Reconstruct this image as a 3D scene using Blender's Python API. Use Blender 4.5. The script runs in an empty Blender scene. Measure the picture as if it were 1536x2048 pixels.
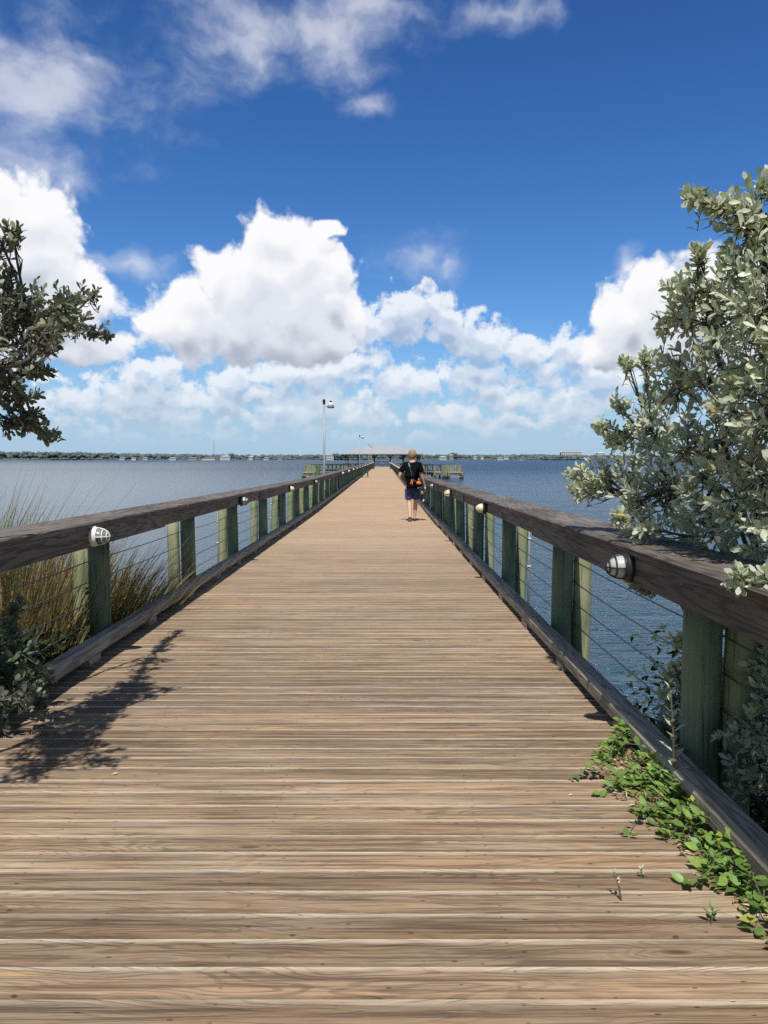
import bpy, bmesh, math, random
import numpy as np
from mathutils import Vector, Matrix, Quaternion

random.seed(11)
rng = np.random.default_rng(11)
PI = math.pi
S = bpy.context.scene
COL = S.collection

# ------------------------------------------------------------------ frame
FPX = 1550.0                       # focal length in photograph pixels
PITCH = math.atan(106.0 / FPX)
ZC = 1.48                          # eye height over the level part of the deck
WATER = -0.74

def ray(px, py):
    """world direction of a photograph pixel (used to measure the place)"""
    v = Vector(((px - 768) / FPX, 1.0, (1024 - py) / FPX))
    c, s = math.cos(PITCH), math.sin(PITCH)
    return Vector((v.x, v.y * c + v.z * s, -v.y * s + v.z * c))

def at(px, py, d):
    r = ray(px, py)
    return Vector((0, 0, ZC)) + r * (d / r.y)

def zdeck(y):
    t = 20.0 - y
    if t > 5: return 0.0085 * t
    if t < -5: return 0.0
    return 0.0085 * (t + 5) ** 2 / 20.0

# ------------------------------------------------------------------ mesh helper
class MB:
    def __init__(s):
        s.v = []; s.f = []; s.a = []; s.m = []; s.cur = 0.0; s.mi = 0
    def add(s, vs, fs, a=None):
        b = len(s.v)
        s.v.extend([tuple(p) for p in vs])
        s.a.extend(a if a is not None else [s.cur] * len(vs))
        s.f.extend([tuple(i + b for i in f) for f in fs])
        s.m.extend([s.mi] * len(fs))
        return b
    def box(s, x0, x1, y0, y1, z0, z1, za=None):
        """za: z offset at y1 end"""
        d = za or 0.0
        vs = [(x0,y0,z0),(x1,y0,z0),(x1,y1,z0+d),(x0,y1,z0+d),(x0,y0,z1),(x1,y0,z1),(x1,y1,z1+d),(x0,y1,z1+d)]
        s.add(vs, [(3,2,1,0),(4,5,6,7),(0,1,5,4),(1,2,6,5),(2,3,7,6),(3,0,4,7)])
    def obox(s, c, sx, sy, sz, M=None):
        vs = []
        for dz in (-.5,.5):
            for dx,dy in ((-.5,-.5),(.5,-.5),(.5,.5),(-.5,.5)):
                p = Vector((dx*sx,dy*sy,dz*sz))
                if M is not None: p = M @ p
                vs.append(Vector(c)+p)
        s.add(vs, [(3,2,1,0),(4,5,6,7),(0,1,5,4),(1,2,6,5),(2,3,7,6),(3,0,4,7)])
    def bar(s, p, q, w, h, up=(0,0,1)):
        p = Vector(p); q = Vector(q); d = (q-p); L = d.length; d.normalize()
        u = Vector(up)
        if abs(d.dot(u)) > .98: u = Vector((1,0,0))
        r = d.cross(u).normalized(); u = r.cross(d).normalized()
        M = Matrix((r, d, u)).transposed()
        s.obox((p+q)/2, w, L, h, M)
    def tube(s, pts, rad, n=8, cap=True, closed=False):
        pts = [Vector(p) for p in pts]
        if not isinstance(rad, (list, tuple)): rad = [rad]*len(pts)
        vs = []; fs = []
        N = len(pts); prev = None
        for i, p in enumerate(pts):
            if closed: t = pts[(i+1) % N] - pts[i-1]
            else: t = pts[min(i+1,N-1)] - pts[max(i-1,0)]
            t.normalize()
            if prev is None:
                a = Vector((0,0,1)) if abs(t.z) < .9 else Vector((1,0,0))
                r = t.cross(a).normalized()
            else:
                r = (prev - t*prev.dot(t)).normalized()
            prev = r; u = t.cross(r)
            for k in range(n):
                an = 2*PI*k/n
                vs.append(p + (r*math.cos(an)+u*math.sin(an))*rad[i])
        M = N if closed else N-1
        for i in range(M):
            j = (i+1) % N
            for k in range(n):
                l = (k+1) % n
                fs.append((i*n+k, i*n+l, j*n+l, j*n+k))
        if cap and not closed:
            fs.append(tuple(range(n-1,-1,-1))); fs.append(tuple((N-1)*n+k for k in range(n)))
        s.add(vs, fs)
    def lathe(s, prof, n=20, M=None, c=(0,0,0)):
        """prof: list of (r, h) about local z"""
        vs = []; fs = []
        for r, h in prof:
            for k in range(n):
                a = 2*PI*k/n
                p = Vector((r*math.cos(a), r*math.sin(a), h))
                if M is not None: p = M @ p
                vs.append(p + Vector(c))
        for i in range(len(prof)-1):
            for k in range(n):
                l = (k+1) % n
                fs.append((i*n+k, i*n+l, (i+1)*n+l, (i+1)*n+k))
        fs.append(tuple(range(n-1,-1,-1))); b = (len(prof)-1)*n
        fs.append(tuple(b+k for k in range(n)))
        s.add(vs, fs)
    def build(s, name, mats, parent=None, smooth=False, loc=None):
        me = bpy.data.meshes.new(name)
        me.from_pydata([tuple(p) for p in s.v], [], s.f)
        if not isinstance(mats, (list, tuple)): mats = [mats]
        for m in mats: me.materials.append(m)
        if len(mats) > 1: me.polygons.foreach_set('material_index', s.m)
        at_ = me.attributes.new('rnd', 'FLOAT', 'POINT'); at_.data.foreach_set('value', [float(x) for x in s.a])
        if smooth: me.polygons.foreach_set('use_smooth', [True]*len(s.f))
        me.update()
        o = bpy.data.objects.new(name, me); COL.objects.link(o)
        if parent is not None: o.parent = parent
        if loc is not None: o.location = loc
        return o

def npmesh(name, V, F, mat, parent=None, smooth=False, attr=None):
    """V (n,3), F (m,k) arrays -> object"""
    me = bpy.data.meshes.new(name)
    V = np.asarray(V, np.float32); F = np.asarray(F, np.int32)
    k = F.shape[1]
    me.vertices.add(len(V)); me.vertices.foreach_set('co', V.ravel())
    me.loops.add(F.size); me.loops.foreach_set('vertex_index', F.ravel())
    me.polygons.add(len(F)); me.polygons.foreach_set('loop_start', np.arange(0, F.size, k, dtype=np.int32))
    if smooth: me.polygons.foreach_set('use_smooth', np.ones(len(F), bool))
    for nm, arr in (attr or {}).items():
        a = me.attributes.new(nm, 'FLOAT', 'POINT'); a.data.foreach_set('value', np.asarray(arr, np.float32))
    me.update(calc_edges=True); me.validate()
    me.materials.append(mat)
    o = bpy.data.objects.new(name, me); COL.objects.link(o)
    if parent is not None: o.parent = parent
    return o

def thing(name, label, cat, loc=(0,0,0), group=None, rz=0):
    o = bpy.data.objects.new(name, None); COL.objects.link(o)
    o.empty_display_size = .1
    o.location = loc; o.rotation_euler = (0,0,rz)
    return tag(o, label, cat, group)

def tag(o, label=None, cat=None, group=None, kind=None):
    if label: o['label'] = label
    if cat: o['category'] = cat
    if group: o['group'] = group
    if kind: o['kind'] = kind
    return o

def dup(o, parent=None, loc=None):
    c = o.copy(); COL.objects.link(c); c.parent = parent
    if loc is not None: c.location = loc
    for ch in list(o.children):
        g = dup(ch, c)
    return c

# ------------------------------------------------------------------ node helper
class NT:
    dims = '3D'
    def __init__(s, tree):
        s.t = tree; s.n = tree.nodes; s.l = tree.links
    def _in(s, sock, v):
        if v is None: return
        if isinstance(v, bpy.types.NodeSocket): s.l.new(v, sock)
        else:
            if sock.type == 'RGBA' and hasattr(v, '__len__') and len(v) == 3: v = (*v, 1.0)
            sock.default_value = v
    def node(s, typ, **kw):
        n = s.n.new(typ)
        for k, v in kw.items(): setattr(n, k, v)
        return n
    def math(s, op, a, b=None, c=None, clamp=False):
        n = s.node('ShaderNodeMath', operation=op, use_clamp=clamp)
        for i, v in enumerate((a, b, c)): s._in(n.inputs[i], v)
        return n.outputs[0]
    def add(s, a, b): return s.math('ADD', a, b)
    def sub(s, a, b): return s.math('SUBTRACT', a, b)
    def mul(s, a, b): return s.math('MULTIPLY', a, b)
    def vmath(s, op, a, b=None, out=0, scale=None):
        n = s.node('ShaderNodeVectorMath', operation=op)
        s._in(n.inputs[0], a)
        if b is not None: s._in(n.inputs[1], b)
        if scale is not None: s._in(n.inputs['Scale'], scale)
        return n.outputs['Value'] if op in ('LENGTH','DOT_PRODUCT','DISTANCE') else n.outputs[0]
    def xyz(s, x=0.0, y=0.0, z=0.0):
        n = s.node('ShaderNodeCombineXYZ')
        for i, v in enumerate((x, y, z)): s._in(n.inputs[i], v)
        return n.outputs[0]
    def sep(s, v):
        n = s.node('ShaderNodeSeparateXYZ'); s._in(n.inputs[0], v); return n.outputs
    def noise(s, v, scale, detail=4, rough=.55, dist=0.0, lac=2.0, color=False):
        n = s.node('ShaderNodeTexNoise', noise_dimensions=s.dims)
        s._in(n.inputs['Vector'], v); s._in(n.inputs['Scale'], scale); s._in(n.inputs['Detail'], detail)
        s._in(n.inputs['Roughness'], rough); s._in(n.inputs['Distortion'], dist); s._in(n.inputs['Lacunarity'], lac)
        return n.outputs['Color' if color else 'Fac']
    def voro(s, v, scale, smooth=None, out='Distance', rand=1.0):
        n = s.node('ShaderNodeTexVoronoi', feature='SMOOTH_F1' if smooth else 'F1', voronoi_dimensions=s.dims)
        s._in(n.inputs['Vector'], v); s._in(n.inputs['Scale'], scale)
        if smooth: s._in(n.inputs['Smoothness'], smooth)
        s._in(n.inputs['Randomness'], rand)
        return n.outputs[out]
    def ss(s, v, a, b, lo=0.0, hi=1.0):
        n = s.node('ShaderNodeMapRange', interpolation_type='SMOOTHSTEP')
        s._in(n.inputs[0], v)
        for i, x in enumerate((a, b, lo, hi)): s._in(n.inputs[i+1], x)
        return n.outputs[0]
    def lin(s, v, a, b, lo=0.0, hi=1.0):
        n = s.node('ShaderNodeMapRange')
        s._in(n.inputs[0], v)
        for i, x in enumerate((a, b, lo, hi)): s._in(n.inputs[i+1], x)
        return n.outputs[0]
    def mix(s, f, a, b, blend='MIX'):
        n = s.node('ShaderNodeMix', data_type='RGBA', blend_type=blend)
        s._in(n.inputs[0], f); s._in(n.inputs[6], a); s._in(n.inputs[7], b)
        return n.outputs[2]
    def ramp(s, f, stops):
        n = s.node('ShaderNodeValToRGB'); e = n.color_ramp.elements
        while len(e) < len(stops): e.new(.5)
        for i, (p, c) in enumerate(stops):
            e[i].position = p; e[i].color = (*c, 1) if len(c) == 3 else c
        s._in(n.inputs[0], f); return n.outputs[0]
    def bump(s, h, strength=.5, dist=.01, normal=None):
        n = s.node('ShaderNodeBump'); s._in(n.inputs['Height'], h)
        n.inputs['Strength'].default_value = strength; n.inputs['Distance'].default_value = dist
        if normal is not None: s._in(n.inputs['Normal'], normal)
        return n.outputs[0]
    def obj(s):
        return s.node('ShaderNodeTexCoord').outputs['Object']
    def attr(s, name):
        return s.node('ShaderNodeAttribute', attribute_name=name).outputs['Fac']
    def geo(s, o='Position'):
        return s.node('ShaderNodeNewGeometry').outputs[o]

def mat(name):
    m = bpy.data.materials.new(name); m.use_nodes = True
    m.node_tree.nodes.clear()
    t = NT(m.node_tree)
    b = t.node('ShaderNodeBsdfPrincipled'); o = t.node('ShaderNodeOutputMaterial')
    t.l.new(b.outputs[0], o.inputs[0])
    return m, t, b, o

def srgb(r, g, b):
    f = lambda c: (c/255/12.92) if c/255 <= .04045 else ((c/255+.055)/1.055)**2.4
    return (f(r), f(g), f(b))

def simple(name, col, rough=.6, metal=0.0, var=.15, scale=6.0, bump=0.0, bscale=60):
    m, t, b, o = mat(name)
    p = t.obj()
    n = t.noise(p, scale, 5, .6)
    c = t.mix(t.lin(n, .3, .7), tuple(x*(1-var) for x in col), tuple(min(1, x*(1+var)) for x in col))
    t._in(b.inputs['Base Color'], c)
    b.inputs['Roughness'].default_value = rough; b.inputs['Metallic'].default_value = metal
    if bump: t._in(b.inputs['Normal'], t.bump(t.noise(p, bscale, 4), bump, .004))
    return m
# ------------------------------------------------------------------ camera
cam = bpy.data.cameras.new('camera'); camo = bpy.data.objects.new('camera', cam); COL.objects.link(camo)
camo.location = (0, 0, ZC); camo.rotation_euler = (PI/2 - PITCH, 0, 0)
cam.sensor_fit = 'VERTICAL'; cam.sensor_height = 24; cam.lens = 24 * FPX / 2048
cam.clip_start = .05; cam.clip_end = 60000
S.camera = camo
S.cycles.use_denoising = False
S.cycles.sample_clamp_direct = 4; S.cycles.sample_clamp_indirect = 3; S.cycles.caustics_reflective = False
S.view_settings.view_transform = 'Standard'; S.view_settings.look = 'None'; S.view_settings.exposure = 0; S.view_settings.gamma = 1

# ------------------------------------------------------------------ sun and sky
SUN_EL = math.radians(61); SUN_AZ = math.radians(185)      # azimuth from +Y clockwise: behind the camera
sd = Vector((math.sin(SUN_AZ)*math.cos(SUN_EL), math.cos(SUN_AZ)*math.cos(SUN_EL), math.sin(SUN_EL)))
sun = bpy.data.lights.new('sun', 'SUN'); suno = bpy.data.objects.new('sun', sun); COL.objects.link(suno)
sun.energy = 5.0; sun.angle = math.radians(.53); sun.color = (1, .955, .88)
suno.rotation_euler = (-sd).to_track_quat('-Z', 'Y').to_euler(); suno.location = (0, -20, 30)

STR = 0.1
W = bpy.data.worlds.new('World'); S.world = W; W.use_nodes = True
W.cycles.sampling_method = 'MANUAL'; W.cycles.sample_map_resolution = 256
W.node_tree.nodes.clear()
w = NT(W.node_tree)
wo = w.node('ShaderNodeOutputWorld'); bg = w.node('ShaderNodeBackground'); w.l.new(bg.outputs[0], wo.inputs[0])
bg.inputs['Strength'].default_value = STR
sky = w.node('ShaderNodeTexSky', sky_type='NISHITA', sun_disc=False)
sky.sun_elevation = SUN_EL; sky.sun_rotation = SUN_AZ; sky.altitude = 0; sky.air_density = 1.0; sky.dust_density = .3; sky.ozone_density = 1.6

def px_ae(px, py):
    r = ray(px, py); return math.atan2(r.x, r.y), math.atan2(r.z, math.hypot(r.x, r.y))

def group_of(name, build):
    g = bpy.data.node_groups.new(name, 'ShaderNodeTree')
    g.interface.new_socket('P', in_out='INPUT', socket_type='NodeSocketVector')
    g.interface.new_socket('F', in_out='OUTPUT', socket_type='NodeSocketFloat')
    t = NT(g); t.dims = '2D'; gi = t.node('NodeGroupInput'); go = t.node('NodeGroupOutput')
    t.l.new(build(t, gi.outputs[0]), go.inputs[0])
    return g
def use(g, p):
    n = w.node('ShaderNodeGroup'); n.node_tree = g; w._in(n.inputs[0], p); return n.outputs[0]

def blob_field(t, P, blobs, k=.12):
    acc = None
    for (px, py, rx, ry) in blobs:
        a, e = px_ae(px, py); ca = math.cos(e)
        q = t.vmath('SUBTRACT', P, (a, e, 0)); q = t.vmath('MULTIPLY', q, (FPX*ca/rx, FPX/ry, 0))
        f = t.math('SUBTRACT', 1.0, t.vmath('LENGTH', q))
        acc = f if acc is None else t.math('SMOOTH_MAX', acc, f, k)
    return acc

BIG = [(555,478,72,72),(610,520,95,90),(655,452,40,30),(500,570,100,92),(430,555,62,72),(560,620,170,105),(400,640,105,92),(340,640,70,80),
 (655,600,80,90),(480,680,175,56),(630,680,130,62),(690,545,34,60),(700,630,50,50),
 (1250,640,70,70),(1320,590,90,80),(1400,620,140,110),(1320,705,130,46),(1560,640,200,140),(1205,690,50,48),
 (70,425,80,75),(-10,430,70,80),(40,510,110,90),(120,565,90,72),(85,630,150,76),(195,605,52,60),(120,690,150,40),(-120,600,160,160)]
MID = [(810,640,85,62),(850,610,70,45),(900,650,70,55),(965,685,80,52),(1050,705,70,46),(955,748,92,46),(840,765,60,38),(1140,705,75,45),(1215,755,110,36),(745,650,50,50),
 (600,748,180,36),(700,725,110,36),(265,745,44,34),(330,750,55,42),(270,800,110,46),(165,795,60,40),(470,765,58,46),(430,800,75,38),(640,815,95,50),(560,830,90,46),(790,760,50,44),(980,785,60,30),(1100,748,50,38),(1030,800,85,32),(900,830,110,38),(1140,820,66,42),(330,835,100,40),(720,835,85,40)]
def f_big(t, P, fine=True):
    wv = t.vmath('SUBTRACT', t.noise(P, 14, 3, .5, color=True), (.5,.5,.5))
    Q = t.vmath('ADD', P, t.vmath('SCALE', wv, scale=.05))
    b = blob_field(t, Q, BIG, .1)
    v1 = t.voro(Q, 26)
    f = t.add(b, t.mul(t.sub(.42, v1), .36))
    if not fine: return t.add(t.add(b, t.mul(t.sub(.42, v1), .40)), t.mul(t.sub(t.noise(P, 26, 5, .55), .5), .55))
    v2 = t.voro(t.vmath('ADD', Q, t.vmath('SCALE', wv, scale=.02)), 80)
    n = t.sub(t.noise(P, 34, 8, .62), .5)
    return t.add(t.add(f, t.mul(t.sub(.4, v2), .16)), t.mul(n, .6))
def f_mid(t, P, fine=True):
    wv = t.vmath('SUBTRACT', t.noise(P, 30, 3, .5, color=True), (.5,.5,.5))
    Q = t.vmath('ADD', P, t.vmath('SCALE', wv, scale=.03))
    b = blob_field(t, Q, MID, .12)
    # the row of small cumulus that runs round the whole horizon
    x = t.sep(P)
    band = t.mul(t.ss(x[1], .004, .026), t.ss(x[1], .16, .07))
    s = t.vmath('MULTIPLY', Q, (1, 1.9, 1))
    bn = t.add(t.sub(t.noise(s, 18, 3, .5), .42), t.mul(t.sub(band, 1.0), .5))
    b = t.math('SMOOTH_MAX', b, t.mul(bn, 3.0), .1)
    v1 = t.voro(t.vmath('MULTIPLY', Q, (1, 1.25, 1)), 40)
    f = t.add(b, t.mul(t.sub(.42, v1), .55))
    if not fine: return t.add(f, t.mul(t.sub(t.noise(P, 40, 3, .5), .5), .6))
    n = t.sub(t.noise(P, 66, 7, .62), .5)
    return t.add(f, t.mul(n, 1.1))
GBs = group_of('cumulus_big_body', lambda t, P: f_big(t, P, False)); GMs = group_of('cumulus_far_body', lambda t, P: f_mid(t, P, False))
GB = group_of('cumulus_big', f_big); GM = group_of('cumulus_far', f_mid)

d = w.node('ShaderNodeTexCoord').outputs['Generated']
x, y, z = w.sep(d)[:3]
az = w.math('ARCTAN2', x, y)
el = w.math('ARCTAN2', z, w.math('SQRT', w.add(w.mul(x, x), w.mul(y, y))))
P = w.xyz(az, el, 0.0)

# clear sky, slightly deepened as a phone camera records it
sk = w.node('ShaderNodeHueSaturation'); sk.inputs['Saturation'].default_value = 1.22
w._in(sk.inputs['Color'], sky.outputs[0])
GRADE = True
skc = w.mix(w.ss(el, .12, .58), w.mix(1.0, sk.outputs[0], (.66,.93,1.26), 'MULTIPLY'), w.mix(1.0, sk.outputs[0], (.44,.70,1.06), 'MULTIPLY'))
T = lambda c: tuple(v/STR for v in srgb(*c))
# soft high wisps
WISP = [(60,150,260,150),(190,120,120,60),(480,70,150,100),(520,110,60,60),(650,50,190,100),(760,10,120,40),(1020,25,130,34),(735,212,60,30),(255,530,110,30),(60,330,150,60),(1250,525,26,40),(840,515,85,55),(885,525,50,40)]
def f_wisp(t, P):
    wv = t.vmath('SUBTRACT', t.noise(P, 9, 4, .6, color=True), (.5,.5,.5))
    Q = t.vmath('ADD', P, t.vmath('SCALE', wv, scale=.05))
    b = blob_field(t, Q, WISP, .25)
    s = t.vmath('MULTIPLY', Q, (1, 1.7, 1))
    n = t.sub(t.noise(s, 11, 8, .56), .5)
    return t.add(t.mul(b, .85), t.mul(n, 1.7))
GW = group_of('high_wisps', f_wisp)
# haze that gathers above the horizon
hz0 = w.ss(el, .17, .0)
zen = w.math('MAXIMUM', w.ss(el, .56, .8), w.ss(w.math('ABSOLUTE', az), .7, 1.3))
base = w.mix(zen, skc, w.mix(1.0, sky.outputs[0], (.82,.80,.74), 'MULTIPLY'))          # sky out of view: less blue and dimmed to set the ambient fill
base = w.mix(w.mul(hz0, .85), base, T((168, 198, 226)))
base = w.mix(w.ss(el, .0, -.04), base, T((120, 150, 175)))
fw = use(GW, P)
aw = w.mul(w.ss(fw, -.1, 1.2), .70)
cw = w.mix(w.ss(fw, .1, .9), T((190,203,228)), T((232,235,244)))
c1 = w.mix(aw, base, cw)
# cumulus: density here and toward the light (up, slightly left), for tops, flanks and bases
up = lambda k, dx=-.25: w.vmath('ADD', P, (dx*k, k, 0))
def cumulus(G, Gs, k1, k2, white, mid, dark, lo, hi, aw=.16, ke=.35, kf=.16, flat=None):
    f0 = use(G, P); g0 = use(Gs, P); f1 = use(Gs, up(k1)); f2 = use(Gs, up(k2, 0))
    a = w.ss(f0, .0, aw)
    occ = w.add(w.mul(w.math('MAXIMUM', f1, 0.0), .5), w.mul(w.math('MAXIMUM', f2, -.1), .8))
    sh = w.add(occ, w.mul(w.math('SUBTRACT', f1, g0), ke))
    sh = w.add(sh, w.mul(w.math('SUBTRACT', g0, f0), kf))
    if flat: sh = w.add(sh, w.mul(w.ss(el, flat[1], flat[0]), flat[2]))
    s1 = w.ss(sh, lo, (lo+hi)/2); s2 = w.ss(sh, (lo+hi)/2, hi)
    return a, w.mix(s2, w.mix(s1, white, mid), dark)
af, cf = cumulus(GM, GMs, .011, .03, T((250,252,254)), T((214,223,237)), T((172,188,213)), .0, 1.2, .46, .42, .12)
cf = w.mix(w.mul(w.ss(el, .14, .0), .62), cf, T((190,209,228)))
c2 = w.mix(w.mul(w.mul(af, .84), w.ss(el, .006, .06)), c1, cf)
ab, cb = cumulus(GB, GBs, .022, .07, T((252,252,254)), T((226,230,239)), T((176,184,201)), -.2, 1.9, .34, .6, .16, (.125, .175, .5))
c3 = w.mix(ab, c2, cb)
edge = w.ss(w.math('ABSOLUTE', az), .66, .88)                       # the modelled clouds stand in the north
w._in(bg.inputs['Color'], w.mix(edge, c3, base))
# the rest of the sky (behind, overhead, below) needs no cloud evaluation
bg2 = w.node('ShaderNodeBackground'); bg2.inputs['Strength'].default_value = STR
w._in(bg2.inputs['Color'], base)
inn = w.math('MULTIPLY', w.math('LESS_THAN', w.math('ABSOLUTE', az), .92), w.math('LESS_THAN', w.math('ABSOLUTE', w.sub(el, .36)), .38))
ms = w.node('ShaderNodeMixShader'); w._in(ms.inputs[0], inn)
w.l.new(bg2.outputs[0], ms.inputs[1]); w.l.new(bg.outputs[0], ms.inputs[2]); w.l.new(ms.outputs[0], wo.inputs[0])
# ------------------------------------------------------------------ materials
def m_deck():
    m, t, b, o = mat('weathered deck boards')
    p = t.obj(); X, Y, Z = t.sep(p)[:3]
    r = t.attr('rnd'); ac = t.attr('acr')
    q = t.xyz(t.add(X, t.mul(r, 37.0)), t.mul(Y, 1.0), t.mul(r, 91.0))
    # growth rings cut lengthwise: contour lines of a stretched field
    kv = t.vmath('MULTIPLY', q, (1.9, 8.0, 1))
    kd = t.voro(kv, 1.0); kon = t.math('GREATER_THAN', t.noise(kv, .6, 0), .50)
    e = t.noise(t.vmath('MULTIPLY', q, (.8, 7.0, 1)), 1.0, 2, .5)
    e = t.add(e, t.mul(t.noise(t.vmath('MULTIPLY', q, (5, 34, 1)), 1.0, 3, .6), .03))
    e = t.add(e, t.mul(t.mul(t.ss(kd, .42, .0), kon), .16))                  # grain swings round the knots
    ring = t.math('SINE', t.mul(e, 150.0))
    ring = t.ss(t.add(ring, t.mul(t.sub(t.noise(t.vmath('MULTIPLY', q, (7, 60, 1)), 1.0, 3, .6), .5), .9)), .05, .95)
    fine = t.noise(t.vmath('MULTIPLY', q, (5, 260, 1)), 1.0, 4, .65)
    streak = t.noise(t.vmath('MULTIPLY', q, (1.6, 60, 1)), 1.0, 5, .6)
    tone = t.noise(t.vmath('MULTIPLY', q, (1.4, 5, 1)), 1.0, 4, .6)
    c = t.ramp(t.math('FRACT', t.mul(r, 13.7)), [(0,(.260,.190,.132)),(.25,(.315,.240,.175)),(.45,(.225,.175,.134)),(.7,(.365,.278,.198)),(.85,(.255,.192,.138)),(1,(.290,.230,.175))])
    c = t.mix(t.ss(tone, .42, .70), c, (.325,.28,.228))                     # silvered patches
    c = t.mix(t.mul(t.ss(tone, .40, .25), .6), c, (.34,.215,.125))          # warm patches
    rg = t.ss(t.noise(t.vmath('MULTIPLY', q, (.7, 4, 1)), 1.0, 2, .5), .38, .66, .10, .60)
    c = t.mix(t.mul(ring, rg), c, (.120,.086,.062))
    c = t.mix(t.mul(t.ss(streak, .56, .38), .85), c, (.105,.078,.058))
    c = t.mix(t.mul(t.ss(t.noise(t.vmath('MULTIPLY', t.vmath('ADD', q, (5,2,8)), (2.2, 95, 1)), 1.0, 4, .6), .54, .70), .32), c, (.41,.34,.27))
    c = t.mix(t.mul(t.ss(fine, .54, .72), .55), c, (.46,.385,.30))
    c = t.mix(t.mul(t.ss(fine, .44, .30), .7), c, (.085,.062,.045))
    # knots
    c = t.mix(t.mul(t.mul(t.ss(kd, .11, .035), kon), .85), c, (.075,.052,.038))
    yl = t.mul(t.ss(t.noise(t.vmath('MULTIPLY', q, (2.2, 14, 1)), 1.0, 2, .5), .70, .80), .6); c = t.mix(yl, c, (.50,.36,.17))
    # worn pale arrises with their seam highlights painted in, nail holes and splits
    wn = t.sub(t.noise(t.vmath('MULTIPLY', q, (5, 22, 1)), 1.0, 4, .65), .5)
    wl = t.ss(t.noise(t.vmath('MULTIPLY', q, (.9, .4, 1)), 1.0, 3, .5), .30, .56, .35, 1.0)
    wear_glint = t.mul(t.ss(t.add(ac, t.mul(wn, .26)), .68, .93), wl)
    wear2 = t.mul(t.ss(t.add(ac, t.mul(wn, .16)), .09, .0), .55)
    bt = t.math('FRACT', t.mul(r, 5.37)); c = t.mix(1.0, c, t.xyz(t.lin(bt, 0, 1, .80, 1.16), t.lin(bt, 0, 1, .79, 1.16), t.lin(bt, 0, 1, .78, 1.17)), 'MULTIPLY')
    c = t.mix(t.mul(wear_glint, .9), c, (.63,.565,.47))
    c = t.mix(t.mul(wear2, .5), c, (.13,.095,.07))
    sp = t.voro(t.vmath('MULTIPLY', q, (9, 30, 1)), 1.0)
    c = t.mix(t.mul(t.ss(sp, .10, .05), .75), c, (.04,.03,.025))
    big = t.noise(t.vmath('MULTIPLY', p, (.35, .5, 1)), 1.0, 3, .5)
    c = t.mix(t.lin(big, .35, .65), t.mix(1.0, c, (.95,.95,.97), 'MULTIPLY'), t.mix(1.0, c, (1.22,1.19,1.14), 'MULTIPLY'))
    far = t.ss(Y, 2.5, 20.0)                                              # warmer and paler with distance along the deck
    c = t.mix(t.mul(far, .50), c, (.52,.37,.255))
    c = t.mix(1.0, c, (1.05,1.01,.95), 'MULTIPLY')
    c = t.mix(t.ss(Y, 16.0, 3.0), c, t.mix(1.0, c, (.90,.86,.81), 'MULTIPLY'))            # darker towards the near end
    c = t.mix(t.mul(wear_glint, .2), c, (.63,.565,.47))
    sx = t.mul(t.math('ABSOLUTE', t.sub(t.math('FRACT', t.add(t.math('DIVIDE', t.add(X, t.add(1.9, t.mul(t.math('FRACT', t.mul(r, 17.3)), .02))), .75), .5)), .5)), .75)
    sy = t.mul(t.sub(t.math('ABSOLUTE', t.sub(ac, .5)), .27), .118)
    scr = t.ss(t.math('SQRT', t.add(t.mul(sx, sx), t.mul(sy, sy))), .0068, .0040)      # screw heads over the stringers
    c = t.mix(t.mul(scr, .4), c, (.035,.028,.024))
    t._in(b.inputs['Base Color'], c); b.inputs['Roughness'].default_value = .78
    b.inputs['Specular IOR Level'].default_value = .25
    h = t.add(t.mul(fine, .5), t.add(t.mul(ring, -.5), t.mul(t.ss(sp, .10, .05), -1.0)))
    t._in(b.inputs['Normal'], t.bump(h, .7, .004))
    return m
def m_timber(name, c0, c1, cd, grain='Y', sc=1.0, rough=.75):
    """sawn or round timber with grain running along one axis"""
    m, t, b, o = mat(name)
    p = t.obj(); r = t.attr('rnd')
    k = {'Y': (14,1,14), 'Z': (14,14,1), 'X': (1,14,14)}[grain]
    rv = t.xyz(t.mul(r, 13.0), t.mul(r, 29.0), t.mul(r, 7.0))
    q = t.vmath('ADD', t.vmath('MULTIPLY', p, tuple(v*sc for v in k)), rv)
    e = t.noise(q, .55, 3, .55); ring = t.ss(t.math('SINE', t.mul(e, 70.0)), -.3, 1.0)
    fine = t.noise(t.vmath('MULTIPLY', q, tuple(9.0 if v == 14 else 2.0 for v in k)), 1.0, 4, .65)
    blot = t.noise(t.vmath('MULTIPLY', q, tuple(.15 if v == 14 else .8 for v in k)), 1.0, 4, .6)
    c = t.mix(t.ss(blot, .35, .65), c0, c1)
    c = t.mix(t.mul(ring, .7), c, cd)
    c = t.mix(t.mul(t.ss(fine, .45, .30), .7), c, tuple(v*.45 for v in cd))
    c = t.mix(t.mul(t.ss(fine, .56, .74), .35), c, tuple(min(1, v*1.7) for v in c1))
    t._in(b.inputs['Base Color'], c); b.inputs['Roughness'].default_value = rough
    b.inputs['Specular IOR Level'].default_value = .3
    t._in(b.inputs['Normal'], t.bump(t.add(fine, t.mul(ring, -.4)), .5, .004))
    return m
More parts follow.
